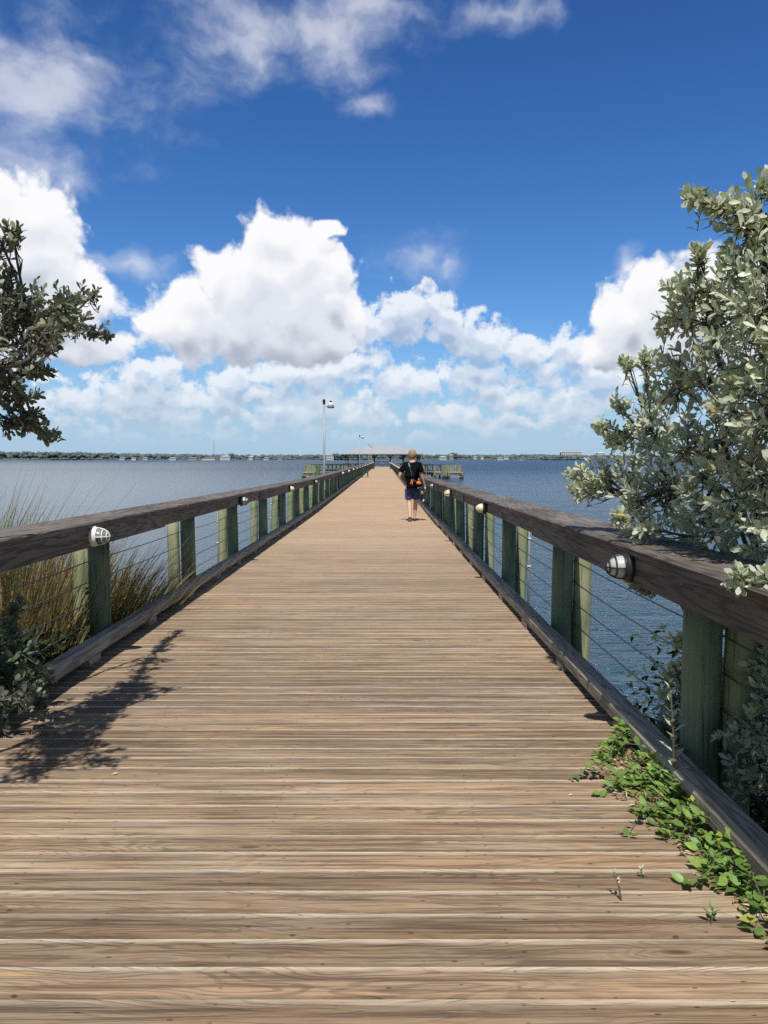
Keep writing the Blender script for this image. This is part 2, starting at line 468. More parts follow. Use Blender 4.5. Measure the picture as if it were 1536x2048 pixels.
def m_post(name, green, tan, dark):
    m, t, b, o = mat(name)
    p = t.obj(); X, Y, Z = t.sep(p)[:3]
    pos = t.geo()
    q = t.vmath('MULTIPLY', pos, (16, 16, 1.3))
    s1 = t.noise(q, 1.0, 5, .6); s2 = t.noise(t.vmath('MULTIPLY', pos, (60, 60, 2.5)), 1.0, 4, .65)
    bl = t.noise(t.vmath('MULTIPLY', pos, (6, 3, 3)), 1.0, 4, .6)
    c = t.mix(t.ss(bl, .35, .66), green, tan)
    c = t.mix(t.mul(t.ss(s1, .5, .32), .7), c, dark)
    c = t.mix(t.mul(t.ss(s2, .46, .30), .8), c, tuple(v*.5 for v in dark))
    c = t.mix(t.mul(t.ss(s2, .56, .74), .4), c, tuple(min(1, v*1.6) for v in tan))
    c = t.mix(t.ss(t.sep(pos)[2], -.25, -.6), c, (.03,.032,.025))         # wet, overgrown foot
    t._in(b.inputs['Base Color'], c); b.inputs['Roughness'].default_value = .8
    b.inputs['Specular IOR Level'].default_value = .25
    t._in(b.inputs['Normal'], t.bump(t.add(s2, t.mul(s1, .6)), .6, .006))
    return m
M = {}
M['deck'] = m_deck()
M['rail'] = m_timber('dark weathered rail timber', (.115,.097,.083), (.20,.172,.148), (.046,.037,.031))
M['curb'] = m_timber('grey brown kerb timber', (.30,.265,.22), (.42,.375,.315), (.15,.13,.105))
M['beam'] = m_timber('damp framing timber', (.10,.085,.065), (.15,.125,.10), (.05,.04,.033), 'X')
M['post'] = m_post('green treated post', (.14,.205,.14), (.20,.245,.17), (.06,.085,.06))
M['pile'] = m_post('mossy treated pile', (.215,.27,.145), (.33,.335,.21), (.10,.12,.07))
M['steel'] = simple('dull steel cable', (.17,.17,.18), .45, .7)
M['conduit'] = simple('grey plastic conduit', (.20,.21,.22), .5)
M['white'] = simple('white painted casting', (.78,.77,.74), .4, var=.05)
M['black'] = simple('black casting', (.02,.02,.022), .45)
M['cream'] = simple('aged cream plastic', (.72,.66,.44), .4, var=.08, scale=14)
M['greymetal'] = simple('galvanised metal', (.30,.32,.34), .45, .3, .12)
M['dkgreen'] = simple('dark green paint', (.022,.05,.042), .5)
M['roof'] = simple('grey metal roofing', (.35,.36,.37), .55, 0, .06, .6)
M['pavgreen'] = simple('near black green paint', (.018,.028,.030), .6)
def m_glass(name, col, rough):
    m, t, b, o = mat(name)
    n = t.noise(t.obj(), 40, 4)
    t._in(b.inputs['Base Color'], t.mix(n, tuple(c*.8 for c in col), col))
    b.inputs['Roughness'].default_value = rough; b.inputs['Coat Weight'].default_value = .6; b.inputs['Coat Roughness'].default_value = .08
    return m
M['frost'] = m_glass('frosted lamp glass', (.50,.53,.50), .35)
M['smoke'] = m_glass('dusty lamp glass', (.22,.24,.25), .2)

# ------------------------------------------------------------------ the pier
PITCHW = .122; XL, XR = -2.02, 1.235; YEND = 150.0
pier = thing('pier', 'long timber pier with weathered brown cross boards running out over the water', 'pier')
def build_deck():
    n0 = int(-4 / PITCHW); n1 = int(YEND / PITCHW)
    V = []; F = []; R = []; A = []
    for i in range(n0, n1):
        y0 = i*PITCHW + rng.normal(0, .0012); wd = PITCHW - .0048 + rng.normal(0, .0008)
        z = zdeck(y0) + rng.normal(0, .0014); ti = rng.normal(0, .0022); tj = rng.normal(0, .0012)
        r = rng.random(); xo = rng.normal(0, .008, 2)
        prof = [(0,-.038,0),(0,-.010,0),(.0025,-.004,.0),(.008,0,.06),(wd*.5,.0012,.5),(wd-.008,0,.94),(wd-.0025,-.004,1),(wd,-.010,1),(wd,-.038,1)]
        b = len(V); K = len(prof)
        for e, xx in enumerate((XL+xo[0], XR+xo[1])):
            for (u, h, a) in prof:
                V.append((xx, y0+u, z+h+ti*(u/wd-.5)+tj*(e-.5))); R.append(r); A.append(a)
        for k in range(K-1): F.append((b+k, b+K+k, b+K+k+1, b+k+1))
    o = npmesh('deck', np.array(V), np.array(F), M['deck'], pier, attr={'rnd': R, 'acr': A})
    for p in o.data.polygons: pass
    return o
build_deck()
mb = MB()
for xx in (-1.9, -1.15, -.4, .35, 1.1):
    y = -4
    while y < YEND:
        mb.cur = rng.random(); mb.box(xx-.025, xx+.025, y, y+4.98, zdeck(y)-.29, zdeck(y)-.045, zdeck(y+4.98)-zdeck(y)); y += 5
mb.build('stringer', M['curb'], pier)
SP = 2.58; Y0 = 3.19 - 2*SP; NB = int((YEND - Y0) / SP) + 1
ROWS = [Y0 + SP*k for k in range(NB)]
first = None
for y in ROWS:
    if first is None:
        mb = MB()
        for dy in (-.11, .07): mb.box(-2.35, 1.57, dy, dy+.045, -.56, -.30)
        mb.box(-2.3, 1.5, -.065, .07, -.44, -.40)
        first = o = mb.build('cross_beam', M['beam'], pier)
    else: o = dup(first, pier)
    o.location = (0, y, zdeck(y))

def spans(first, step, end):
    y = first
    while y < end:
        yield y, min(y+step, end); y += step
def railing(side, name_label, xi):
    """xi: x of the inner kerb face; side +1 right, -1 left; everything is measured outward from it"""
    R_ = thing('railing', name_label, 'railing', group='railings of the pier')
    X = lambda u: xi + side*u
    bx = lambda mb, u0, u1, *a: mb.box(min(X(u0),X(u1)), max(X(u0),X(u1)), *a)
    # kerb on blocks
    mb = MB(); bl = MB()
    off = rng.uniform(-1, 0) + (0.4 if side > 0 else 1.2)
    for (a, b) in spans(-4+off, SP*2, YEND):
        b -= .006; j = rng.normal(0, .006); mb.cur = rng.random()
        P = [(.022,.045),(.012,.06),(.012,.112),(.032,.136),(.103,.136),(.124,.112),(.124,.06),(.112,.045)]
        vs = []
        for (yy, zz) in ((a, zdeck(a)), (b, zdeck(b))):
            vs += [(X(u+j), yy, zz+h+j*.5) for (u, h) in P]
        K = len(P); fs = [(k, (k+1)%K, K+(k+1)%K, K+k) for k in range(K)] + [tuple(range(K-1,-1,-1)), tuple(range(K, 2*K))]
        if side < 0: fs = [f[::-1] for f in fs]
        mb.add(vs, fs)
        yb = a + .25
        while yb < b:
            bl.cur = rng.random(); bx(bl, .008, .112, yb-.10, yb+.10, zdeck(yb)-.003, zdeck(yb)+.047); yb += SP/2
    mb.add(bl.v, bl.f, bl.a); mb.build('kerb', M['curb'], R_)
    # fascia board and cap, in lengths of two spans
    fb = MB(); cp = MB(); first = Y0 + (.95 if side < 0 else 0.1) - SP
    for (a, b) in spans(first, SP*2, YEND):
        b -= .008; fb.cur = rng.random(); j = rng.normal(0, .006)
        bx(fb, -.004+j, .036+j, a, b, zdeck(a)+.785+j, zdeck(a)+.906, zdeck(b)-zdeck(a))
        bx(fb, .04, .27, a, b, zdeck(a)+.795, zdeck(a)+.905, zdeck(b)-zdeck(a))
    for (a, b) in spans(first+.7, SP*2, YEND):
        b -= .004; cp.cur = rng.random(); j = rng.normal(0, .004)
        z = zdeck(a)+.908; dz = zdeck(b)-zdeck(a)
        P = [(-.027+j,.0),(-.030+j,.028),(-.022+j,.037),(.295+j,.037),(.303+j,.028),(.30+j,.0)]
        vs = [(X(u), a, z+h) for u, h in P] + [(X(u), b, z+h+dz) for u, h in P]
        K = len(P); fs = [(k, (k+1)%K, K+(k+1)%K, K+k) for k in range(K)] + [tuple(range(K-1,-1,-1)), tuple(range(K, 2*K))]
        if side < 0: fs = [f[::-1] for f in fs]
        cp.add(vs, fs)
    fb.build('top_rail', M['rail'], R_); cp.build('cap_rail', M['rail'], R_)
    # inner posts and outer piles: a few shapes, copied
    def round_post(nm, m, r, z0, z1, seed):
        g = random.Random(seed); q = MB(); n = 16
        prof = []
        wob = [1 + g.uniform(-.035, .035) for _ in range(n)]
        ph = g.uniform(0, 6); vs = []; fs = []
        hs = [z0, -.4, 0, .3, .55, z1]
        for h in hs:
            ox = .004*math.sin(ph+h*3); oy = .004*math.cos(ph+h*2.3)
            for k in range(n):
                a = 2*PI*k/n; rr = r*wob[k]*(1.02 - .02*h)
                vs.append((ox+rr*math.cos(a), oy+rr*math.sin(a), h))
        for i in range(len(hs)-1):
            for k in range(n):
                l = (k+1) % n; fs.append((i*n+k, i*n+l, (i+1)*n+l, (i+1)*n+k))
        fs.append(tuple((len(hs)-1)*n+k for k in range(n)))
        q.add(vs, fs)
        return q.build(nm, m, R_, smooth=True)
    pv = [round_post('post', M['post'],   .076, -1.6, .79, 5+i) for i in range(3)]
    qv = [round_post('pile', M['pile'], .064, -2.2, .872, 15+i) for i in range(3)]
    for i, y in enumerate(ROWS):
        for lst, u, sd_ in ((pv, .212, .006), (qv, .36, .012)):
            s0 = lst[i % 3]
            o = s0 if i < 3 else s0.copy()
            if i >= 3: COL.objects.link(o); o.parent = R_
            o.location = (X(u)+rng.normal(0, sd_*.4), y+rng.normal(0, .03), zdeck(y))
            o.rotation_euler = (rng.normal(0,.010), rng.normal(0,.008), rng.uniform(0,6))
            k_ = rng.uniform(.93,1.07) if u > .3 else rng.uniform(.97,1.03); o.scale = (k_,k_,1)
    # cables that sag a little between the piles
    for h in (.60, .445, .29, .135):
        c = MB()
        pts = []
        for k in range(len(ROWS)-1):
            a, b = ROWS[k], ROWS[k+1]; sag = rng.uniform(.004, .022) if k < 20 else .008
            for s in range(4 if k < 16 else 1):
                f = s / (4 if k < 16 else 1)
                pts.append((X(.288), a+(b-a)*f, zdeck(a+(b-a)*f)+h-sag*4*f*(1-f)))
        c.tube(pts, .0042, 6)
        c.build('cable', M['steel'], R_)
    # conduit that feeds every second lamp
    first = None
    for i in range(4 if side > 0 else 5, 30, 2):
        y = ROWS[i]; u = .36+.064+.014
        if first is None:
            cd = MB(); cd.tube([(0,0,-.7),(0,0,.87)], .012, 8); first = cd.build('conduit', M['conduit'], R_, smooth=True)
            cl = MB()
            for h in (.22, .52): cl.box(-.018,.018,-.017,.017,h,h+.014)
            cl.build('clip', M['white'], first); o = first
        else: o = dup(first, R_)
        o.location = (X(u), y-.02, zdeck(y))
    return X
XRr = railing(+1, 'dark timber and cable railing along the eastern, right-hand edge of the pier', 1.13)
XLr = railing(-1, 'dark timber and cable railing along the western, left-hand edge of the pier', -1.91)

# ------------------------------------------------------------------ bulkhead lights on the rails
def lamp(style, label, parts=True):
    base, glob, cage = {'white': ('white','smoke','white'), 'black': ('black','frost','black'), 'cream': ('black','cream',None), 'ribbed': ('black','cream','cream'), 'plain': ('white','white',None), 'grey': ('black','frost','black')}[style]
    t = thing('bulkhead_light', label, 'lamp')
    q = MB(); q.lathe([(.072,0),(.076,.004),(.076,.022),(.070,.028),(.068,.040),(.060,.043)], 24); q.build('base', M[base], t, True)
    q = MB(); R0, H0 = .058, .085
    pr = [(R0*math.cos(a), .040+H0*math.sin(a)) for a in [k*PI/2/9 for k in range(9)]] + [(.004, .040+H0)]
    q.lathe(pr, 22); q.build('globe', M[glob], t, True)
    if cage:
        q = MB(); e = 1.07
        for ang in (0, PI/2):
            q.tube([(R0*e*math.cos(a)*math.cos(ang), R0*e*math.cos(a)*math.sin(ang), .040+H0*e*math.sin(a)) for a in [PI*k/16 for k in range(17)]], .0042, 6)
        for a in (.02, .55, 1.0):
            q.tube([(R0*e*math.cos(a)*math.cos(b), R0*e*math.cos(a)*math.sin(b), .040+H0*e*math.sin(a)) for b in [2*PI*k/20 for k in range(20)]], .0042 if a > .1 else .007, 6, closed=True)
        if style == 'ribbed':
            for ang in (PI/4, 3*PI/4): q.tube([(R0*e*math.cos(a)*math.cos(ang), R0*e*math.cos(a)*math.sin(ang), .040+H0*e*math.sin(a)) for a in [PI*k/16 for k in range(17)]], .0042, 6)
        q.build('cage', M[cage], t, True)
    for ch in t.children: ch.scale = (.9,.9,.9)
    return t
def put_lamp(t, side, y):
    X = XRr if side > 0 else XLr
    t.location = (X(-.005), y, zdeck(y)+.848 + rng.normal(0,.004)); t.rotation_euler = (0, -side*PI/2, rng.normal(0, .03))
GL = 'bulkhead lights along the pier rails'
near = [(1, 3.5,'black','black caged light with frosted glass near the silver shrub'),
        (1, 8.55,'cream','smooth cream globe light, second from the silver shrub on the right rail'),
        (1,12.95,'ribbed','ribbed cream light next to the smooth cream globe on the right rail'),
        (1,17.2,'grey','small grey caged light on the right rail just behind the walking person'),
        (-1,5.03,'white','white caged light with clear glass above the tall grass'),
        (-1,10.25,'black','black caged light on the left rail, second from the tall grass'),
        (-1,15.5,'cream','cream globe light on the left rail, third from the tall grass'),
        (-1,21.1,'grey','small grey caged light on the left rail below the tall lamp post')]
PR = {}
for side, y, st, lb in near:
    t = lamp(st, lb); t['group'] = GL; put_lamp(t, side, y)
far0 = None
ys_l = [35, 41, 47.2, 53.4, 59.5, 66, 72, 78.5, 85, 91, 97.5, 104, 110, 117, 123, 130, 136, 143]
ys_r = [24.6, 29.8, 35, 40, 45.3, 50.4, 55.5, 60.8, 66, 71, 76.4, 82, 88, 94, 100, 107, 114, 121, 128, 136, 143]
LBL = {-1: 'round white light in the distant row on the left rail', 1: 'round white light in the distant row on the right rail'}
for side, ys in ((-1, ys_l), (1, ys_r)):
    for y in ys:
        if far0 is None:
            far0 = lamp('plain', LBL[side]); o = far0
        else: o = dup(far0)
        o['label'] = LBL[side]; o['group'] = 'distant lights on the left rail' if side < 0 else 'distant lights on the right rail'
        put_lamp(o, side, y)
# ------------------------------------------------------------------ water, ground
def m_water():
    m, t, b, o = mat('bay water')
    p = t.geo(); X, Y, Z = t.sep(p)[:3]
    warp = t.vmath('SCALE', t.vmath('SUBTRACT', t.noise(p, .25, 2, .5, color=True), (.5,.5,.5)), scale=1.2)
    q = t.vmath('ADD', p, warp)
    a = t.noise(t.vmath('MULTIPLY', q, (.9, 2.6, 1)), 1.0, 3, .55)
    c = t.noise(t.vmath('MULTIPLY', t.vmath('ADD', q, (9, 4, 0)), (2.4, 6.5, 1)), 1.0, 4, .55)
    f = t.noise(t.vmath('MULTIPLY', q, (11, 24, 1)), 1.0, 3, .6)
    g = t.noise(t.vmath('MULTIPLY', q, (.18, .5, 1)), 1.0, 3, .5)
    sh = lambda v: t.sub(1.0, t.math('ABSOLUTE', t.sub(t.mul(v, 2.0), 1.0)))
    h = t.add(t.mul(sh(a), .20), t.add(t.mul(sh(c), .105), t.add(t.mul(f, .012), t.mul(g, .4))))
    wind = t.noise(t.vmath('MULTIPLY', p, (.004, .022, 1)), 1.0, 4, .6)
    st = t.lin(wind, .35, .65, .55, 1.15)
    bm = t.node('ShaderNodeBump'); t._in(bm.inputs['Height'], t.mul(h, st)); bm.inputs['Strength'].default_value = 1.0; bm.inputs['Distance'].default_value = 1.0
    t.l.new(bm.outputs[0], b.inputs['Normal'])
    deep = t.mix(t.ss(wind, .35, .65), (.012,.042,.078), (.020,.056,.098))
    west_sheen = t.ss(t.math('DIVIDE', X, t.add(t.math('ABSOLUTE', Y), 4.0)), -.04, -.36)      # cloud reflection painted as a paler water colour west of the pier
    deep = t.mix(t.mul(west_sheen, t.ss(Y, 900, 60)), deep, (.21,.235,.25))
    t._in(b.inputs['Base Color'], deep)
    t._in(b.inputs['Roughness'], t.lin(Y, 8.0, 160.0, .10, .32)); b.inputs['IOR'].default_value = 1.333
    b.inputs['Specular IOR Level'].default_value = .5
    return m
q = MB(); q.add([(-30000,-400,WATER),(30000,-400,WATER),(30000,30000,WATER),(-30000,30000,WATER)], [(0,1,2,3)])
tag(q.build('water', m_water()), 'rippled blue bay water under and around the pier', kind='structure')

def m_soil():
    m, t, b, o = mat('dark bank soil')
    p = t.geo(); n = t.noise(p, 3, 6, .65); n2 = t.noise(p, 26, 5, .6)
    c = t.mix(n, (.030,.026,.018), (.085,.068,.046)); c = t.mix(t.ss(n2, .55, .7), c, (.16,.13,.09))
    t._in(b.inputs['Base Color'], c); b.inputs['Roughness'].default_value = .95
    t._in(b.inputs['Normal'], t.bump(n2, .8, .03)); return m
def zground(x, y):
    shore = 5.3 if x > 0 else 8.2
    sx = shore + .8*math.sin(x*.7) + .5*math.sin(x*1.9+1) - .02*abs(x)
    z = WATER + (sx - y) * .085
    z = min(z, -.34 + .03*max(0, -y)) if y > -12 else .02
    return max(z, WATER-1.2) + .03*math.sin(x*3+y*2) + .02*math.sin(x*7-y*5)
xs = sorted(set([-400,-250,-150,-80,-50,-30,-20] + [i*.5 for i in range(-30, 31)] + [20,30,50,80,150,250,400]))
ys = sorted(set([-390,-200,-100,-60,-35,-20] + [i*.5 for i in range(-24, 37)]))
V = [(a, b, zground(a, b)) for b in ys for a in xs]; nx = len(xs)
F = [(j*nx+i, j*nx+i+1, (j+1)*nx+i+1, (j+1)*nx+i) for j in range(len(ys)-1) for i in range(nx-1)]
g_ = npmesh('ground', np.array(V), np.array(F), m_soil(), None, True)
tag(g_, 'dark soil bank where the pier leaves the land', kind='structure')

# ------------------------------------------------------------------ far shore
DS = 1350.0
def m_far(name, c0, c1):  # distance haze is mixed into these base colours
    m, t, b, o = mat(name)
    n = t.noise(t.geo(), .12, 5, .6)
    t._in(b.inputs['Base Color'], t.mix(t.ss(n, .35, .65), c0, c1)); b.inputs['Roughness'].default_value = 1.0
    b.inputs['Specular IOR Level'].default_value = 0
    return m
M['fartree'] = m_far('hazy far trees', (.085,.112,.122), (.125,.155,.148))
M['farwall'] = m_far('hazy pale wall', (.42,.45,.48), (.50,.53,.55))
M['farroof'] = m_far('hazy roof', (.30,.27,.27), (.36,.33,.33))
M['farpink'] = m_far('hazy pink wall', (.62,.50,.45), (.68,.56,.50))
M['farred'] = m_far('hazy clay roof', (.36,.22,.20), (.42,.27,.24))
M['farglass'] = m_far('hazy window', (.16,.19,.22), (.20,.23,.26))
xs = np.linspace(-1500, 1500, 120)
V = []; F = []
for i, x in enumerate(xs):
    n = 14*math.sin(i*.37)+9*math.sin(i*.9)
    for (dy, z) in ((0,-.9),(10,.3),(60,1.5),(500,3),(1500,4),(1501,-1)): V.append((x*(1+.0), DS+n+dy+abs(x)*.06, z))
for i in range(len(xs)-1):
    for k in range(5): F.append((i*6+k, (i+1)*6+k, (i+1)*6+k+1, i*6+k+1))
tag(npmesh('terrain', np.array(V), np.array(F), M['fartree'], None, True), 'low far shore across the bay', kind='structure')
# the wood on the far shore: lumpy crowns at every height up to a ragged skyline
def crowns(specs, name, m):
    """specs: (x,y,z,rx,rz) -> irregular low-poly crowns in one mesh"""
    bm = bmesh.new(); bmesh.ops.create_icosphere(bm, subdivisions=2, radius=1)
    bv = np.array([v.co[:] for v in bm.verts]); bf = np.array([[v.index for v in f.verts] for f in bm.faces]); bm.free()
    VV = []; FF = []
    for k, (x, y, z, rx, rz) in enumerate(specs):
        w_ = 1 + .42*np.sin(bv @ rng.normal(0, 4, 3) + rng.uniform(0,6)) * .5 + rng.normal(0, .13, len(bv))
        VV.append(bv*w_[:,None]*np.array([rx, rx, rz]) + np.array([x, y, z])); FF.append(bf + k*len(bv))
    return npmesh(name, np.concatenate(VV), np.concatenate(FF), m)
def sky_h(px):           # treeline height in photograph pixels along the shore
    pts = [(-400,16),(0,15),(60,15.5),(130,14),(200,13.5),(235,11.5),(330,10.5),(420,9.5),(520,8.5),(600,9),(700,9.5),(770,10),(840,9.5),(930,9),(1000,8.5),(1060,9.5),(1130,8.5),(1250,8),(1536,8),(2000,9)]
    return np.interp(px, [p[0] for p in pts], [p[1] for p in pts])
sp = []
for k in range(2600):
    px = rng.uniform(-420, 1960); d = DS + 30 + rng.random()**1.3*120 + abs((px-768)/FPX*DS)*.06
    x = (px-768)/FPX*d; H = sky_h(px)/FPX*d*rng.uniform(.45, 1.0)
    r = rng.uniform(2.2, 5.2); sp.append((x, d, H - r*.8 + .8, r*rng.uniform(1,1.5), r))
for k in range(900):
    px = rng.uniform(-420, 1960); d = DS + 18 + rng.random()*14 + abs((px-768)/FPX*DS)*.06
    r = rng.uniform(1.2, 2.6); sp.append(((px-768)/FPX*d, d, r*.5, r*1.6, r))
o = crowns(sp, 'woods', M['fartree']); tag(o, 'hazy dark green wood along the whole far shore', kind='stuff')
for (px, hh, wd, lb) in ((905,13,15,'dark tall tree clump rising over the far white house right of the pier'),(678,12.5,26,'rounded dark tree clump beside the far two storey house'),(463,11.5,7,'pointed dark tree by the far white building left of the mast')):
    d = DS+22; sp = [((px-768+rng.uniform(-.5,.5)*wd)/FPX*d, d, hh/FPX*d*rng.uniform(.45,.9), rng.uniform(1.8,3.4), rng.uniform(1.6,3)) for _ in range(26)]
    t = thing('tree', lb, 'tree', ((px-768)/FPX*d, d, 0), 'single trees on the far shore'); c = crowns(sp, 'crown', M['fartree']); c.parent = t; c.matrix_parent_inverse = Matrix.Translation(-t.location)
    q = MB(); q.tube([(0,0,-.5),(0,0,5)], [.5,.25], 6); q.build('trunk', M['farroof'], t)

def house(px, d, wpx, hpx, zpx, lb, wall='farwall', roof='farroof', rh=.45, cols=3, rows=1, dep=9):
    """hpx wall height, zpx height of the foot over the waterline, all in photograph pixels"""
    k = d/FPX; x = (px-768)*k; wd = wpx*k; h = hpx*k; z0 = zpx*k
    t = thing('house', lb, 'house', (x, d, z0), 'houses on the far shore')
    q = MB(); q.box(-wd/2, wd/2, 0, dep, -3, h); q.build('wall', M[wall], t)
    q = MB(); e = .6; r = h*rh
    q.add([(-wd/2-e,-e,h),(wd/2+e,-e,h),(wd/2+e,dep+e,h),(-wd/2-e,dep+e,h),(-wd/2+min(dep/2,wd*.3),dep/2,h+r),(wd/2-min(dep/2,wd*.3),dep/2,h+r)],
          [(0,1,5,4),(1,2,5),(2,3,4,5),(3,0,4),(3,2,1,0)]); q.build('roof', M[roof], t)
    for rr in range(rows):
        for c in range(cols):
            q = MB(); cx = -wd/2 + wd*(c+.5)/cols; ww = wd/cols*.5; z = h*(rr+.25)/rows
            q.box(cx-ww/2, cx+ww/2, -.06, .1, z, z+h/rows*.5); q.build('window', M['farglass'], t)
    return t
house(94, DS+90, 27, 3.2, 5.5, 'long low white house standing high in the trees, leftmost on the far shore', cols=6)
house(245, DS, 11, 3, 1, 'small white gabled house at the clearing on the far left shore', cols=3)
house(268, DS, 9, 2.6, 1.5, 'tan house between two white ones on the far left shore', 'farpink', cols=2)
house(291, DS, 10, 3, 1, 'white house right of the tan one on the far left shore', cols=3)
house(346, DS+10, 14, 2.2, 1.5, 'wide grey roofed house on the open far shore left of the mast', rh=.8, cols=4)
house(386, DS, 18, 2.6, 1.2, 'long grey shed left of the mast on the far shore', 'farroof', cols=5)
house(418, DS-2, 26, 2.4, 1, 'long brown roofed building at the foot of the mast', 'farpink', cols=7)
house(451, DS, 20, 4.2, 2.5, 'large white building right of the mast on the far shore', roof='farwall', cols=5)
house(502, DS, 8, 5, 1, 'narrow white two storey house between mast and pier', roof='farwall', cols=2, rows=2)
house(533, DS, 10, 2.5, 1.2, 'low pale house near the narrow white two storey one', cols=3)
house(560, DS+6, 9, 2.2, 1.5, 'small grey house behind the left fishing platform', 'farroof', cols=2)
house(634, DS+70, 13, 2, 7.5, 'white roof showing over the trees just left of the tall lamp post', roof='farwall', cols=3)
house(660, DS, 15, 8, 1, 'white two storey house with dark bays right of the tall lamp post', cols=4, rows=2, rh=.3)
house(886, DS, 15, 4.2, 1, 'white gabled house on the far shore right of the pavilion', roof='farwall', cols=4)
house(902, DS+5, 8, 6.5, 2, 'tall grey house under the dark tree clump', 'farroof', 'farroof', cols=2, rows=2)
house(950, DS+8, 6, 2.2, 4, 'tiny white house above the shore east of the pavilion', roof='farwall', cols=2)
house(964, DS+8, 6, 2.2, 4, 'tiny cream house beside the tiny white one', 'farpink', cols=2)
house(1000, DS, 12, 2.4, 1, 'low white boathouse at the water on the far right shore', roof='farwall', cols=3)
house(1012, DS+20, 9, 2.6, 3.5, 'white house just above the low boathouse', cols=3)
house(1142, DS+260, 40, 5.5, 9, 'long pink hotel with clay roofs above the far trees beside the silver shrub', 'farpink', 'farroof', rh=.3, cols=10, rows=2, dep=16)
house(1201, DS+200, 16, 5, 8, 'white apartment block behind the silver shrub leaves', roof='farwall', cols=4, rows=2)
mast = thing('radio_mast', 'thin grey lattice mast rising over the far shore trees', 'mast', ((429-768)/FPX*(DS+60), DS+60, 0))
q = MB(); H = 40/FPX*(DS+60)
for a in range(3):
    x0, y0 = .8*math.cos(a*2.094), .8*math.sin(a*2.094); q.tube([(x0,y0,0),(x0*.6,y0*.6,H)], .13, 5)
for i in range(16):
    z = H*i/16; f = .8*(1-.4*i/16)
    for a in range(3): q.tube([(f*math.cos(a*2.094),f*math.sin(a*2.094),z),(f*math.cos((a+1)*2.094),f*math.sin((a+1)*2.094),z+H/16)], .08, 4)
q.build('lattice', M['farroof'], mast)
q = MB(); q.tube([(0,0,H),(0,0,H+3)], .08, 5); q.build('antenna', M['farroof'], mast)
bt = thing('boat', 'small white boat far out on the water right of the pavilion', 'boat', ((1041-768)/FPX*1150, 1150, WATER))
q = MB(); L = 3.4
q.add([(-L,-1,0),(L*.7,-1,0),(L,0,.1),(L*.7,1,0),(-L,1,0),(-L,-1.2,1.1),(L*.8,-1.2,1.3),(L*1.25,0,1.6),(L*.8,1.2,1.3),(-L,1.2,1.1)],
      [(0,1,6,5),(1,2,7,6),(2,3,8,7),(3,4,9,8),(4,0,5,9),(5,6,7,8,9),(4,3,2,1,0)]); q.build('hull', M['farwall'], bt)
q = MB(); q.box(-1,1,-.7,.7,1.1,2.6); q.build('cabin', M['farroof'], bt)

# ------------------------------------------------------------------ pavilion at the end
pv = thing('pavilion', 'open pavilion with a grey hipped metal roof at the end of the pier', 'pavilion', (-.2, 152, 0))
q = MB()
def roof(x0,x1,y0,y1,z,rx0,rx1,ry,rz):
    e=.16
    q.add([(x0,y0,z),(x1,y0,z),(x1,y1,z),(x0,y1,z),(rx0,ry,rz),(rx1,ry,rz),(x0,y0,z-e),(x1,y0,z-e),(x1,y1,z-e),(x0,y1,z-e)],
          [(0,1,5,4),(1,2,5),(2,3,4,5),(3,0,4),(6,7,1,0),(7,8,2,1),(8,9,3,2),(9,6,0,3),(9,8,7,6)])
roof(-8.1,8.0,-.4,10.4,2.52,-3.7,3.5,5,4.05)
for i in range(34):
    x = -7.9+i*.48
    t0 = max(0, (abs(x)-3.6)/4.4)*.98; yy = 5-(5.4)*1.0; f = 1-t0
    q.bar((x,-.4,2.535),(x*(1-.0),-.4+5.4*f,2.535+1.53*f), .03, .03)
q.build('roof', M['roof'], pv)
for x in (-7.3,-4.9,-1.75,1.45,4.1,7.1):
    for y in (.3, 9.7):
        q = MB(); q.box(x-.11,x+.11,y-.11,y+.11,-.1,2.36); q.build('post', M['pavgreen'], pv)
        for s in (-1,1):
            q = MB(); q.bar((x+s*.1,y,1.72),(x+s*.62,y,2.34), .1, .12); q.build('brace', M['pavgreen'], pv)
q = MB(); 
for y in (.3, 9.7): q.box(-7.6,7.4,y-.1,y+.1,2.22,2.362)
q.build('beam', M['pavgreen'], pv)
q = MB(); q.box(-8.2,8.0,-2,10.6,-.3,-.004); q.build('platform', M['curb'], pv)
q = MB()
for (a,b) in ((-7.4,-1.75),(1.45,7.2)):
    q.box(a,b,-.06,.06,.86,.96); q.box(a,b,-.03,.03,.45,.5)
q.box(-7.4,7.2,10.1,10.2,.86,.96)
q.build('rail', M['greymetal'], pv)
for x in (-7.4,-5.0,-2.0,1.7,4.3,7.2):
    q = MB(); q.box(x-.05,x+.05,.07,.17,-.1,1.15); q.build('rail_post', M['greymetal'], pv)
q = MB()
for x in (-7.3,-1.75,1.45,7.1):
    for y in (.3, 9.7): q.tube([(x,y,-2.5),(x,y,-.3)], .14, 8)
q.build('pile', M['pile'], pv)
def picnic(x, y, lb):
    t = thing('picnic_table', lb, 'picnic table', (x, y, 0), 'picnic tables under the pavilion')
    q = MB(); q.box(-.42,.42,-.9,.9,.72,.77); q.build('tabletop', M['pavgreen'], t)
    for s in (-1,1):
        q = MB(); q.box(s*.72-.13,s*.72+.13,-.9,.9,.42,.46); q.build('seat', M['pavgreen'], t)
        q = MB(); q.bar((-.75,s*.6,0),(.25,s*.6,.74),.08,.05); q.bar((.75,s*.6,0),(-.25,s*.6,.74),.08,.05); q.bar((-.8,s*.6,.40),(.8,s*.6,.40),.06,.05); q.build('leg', M['pavgreen'], t)
picnic(-1.15, 153.2, 'dark picnic table left of the gap at the end of the pier')
picnic(.45, 153.2, 'dark picnic table right of the gap at the end of the pier')

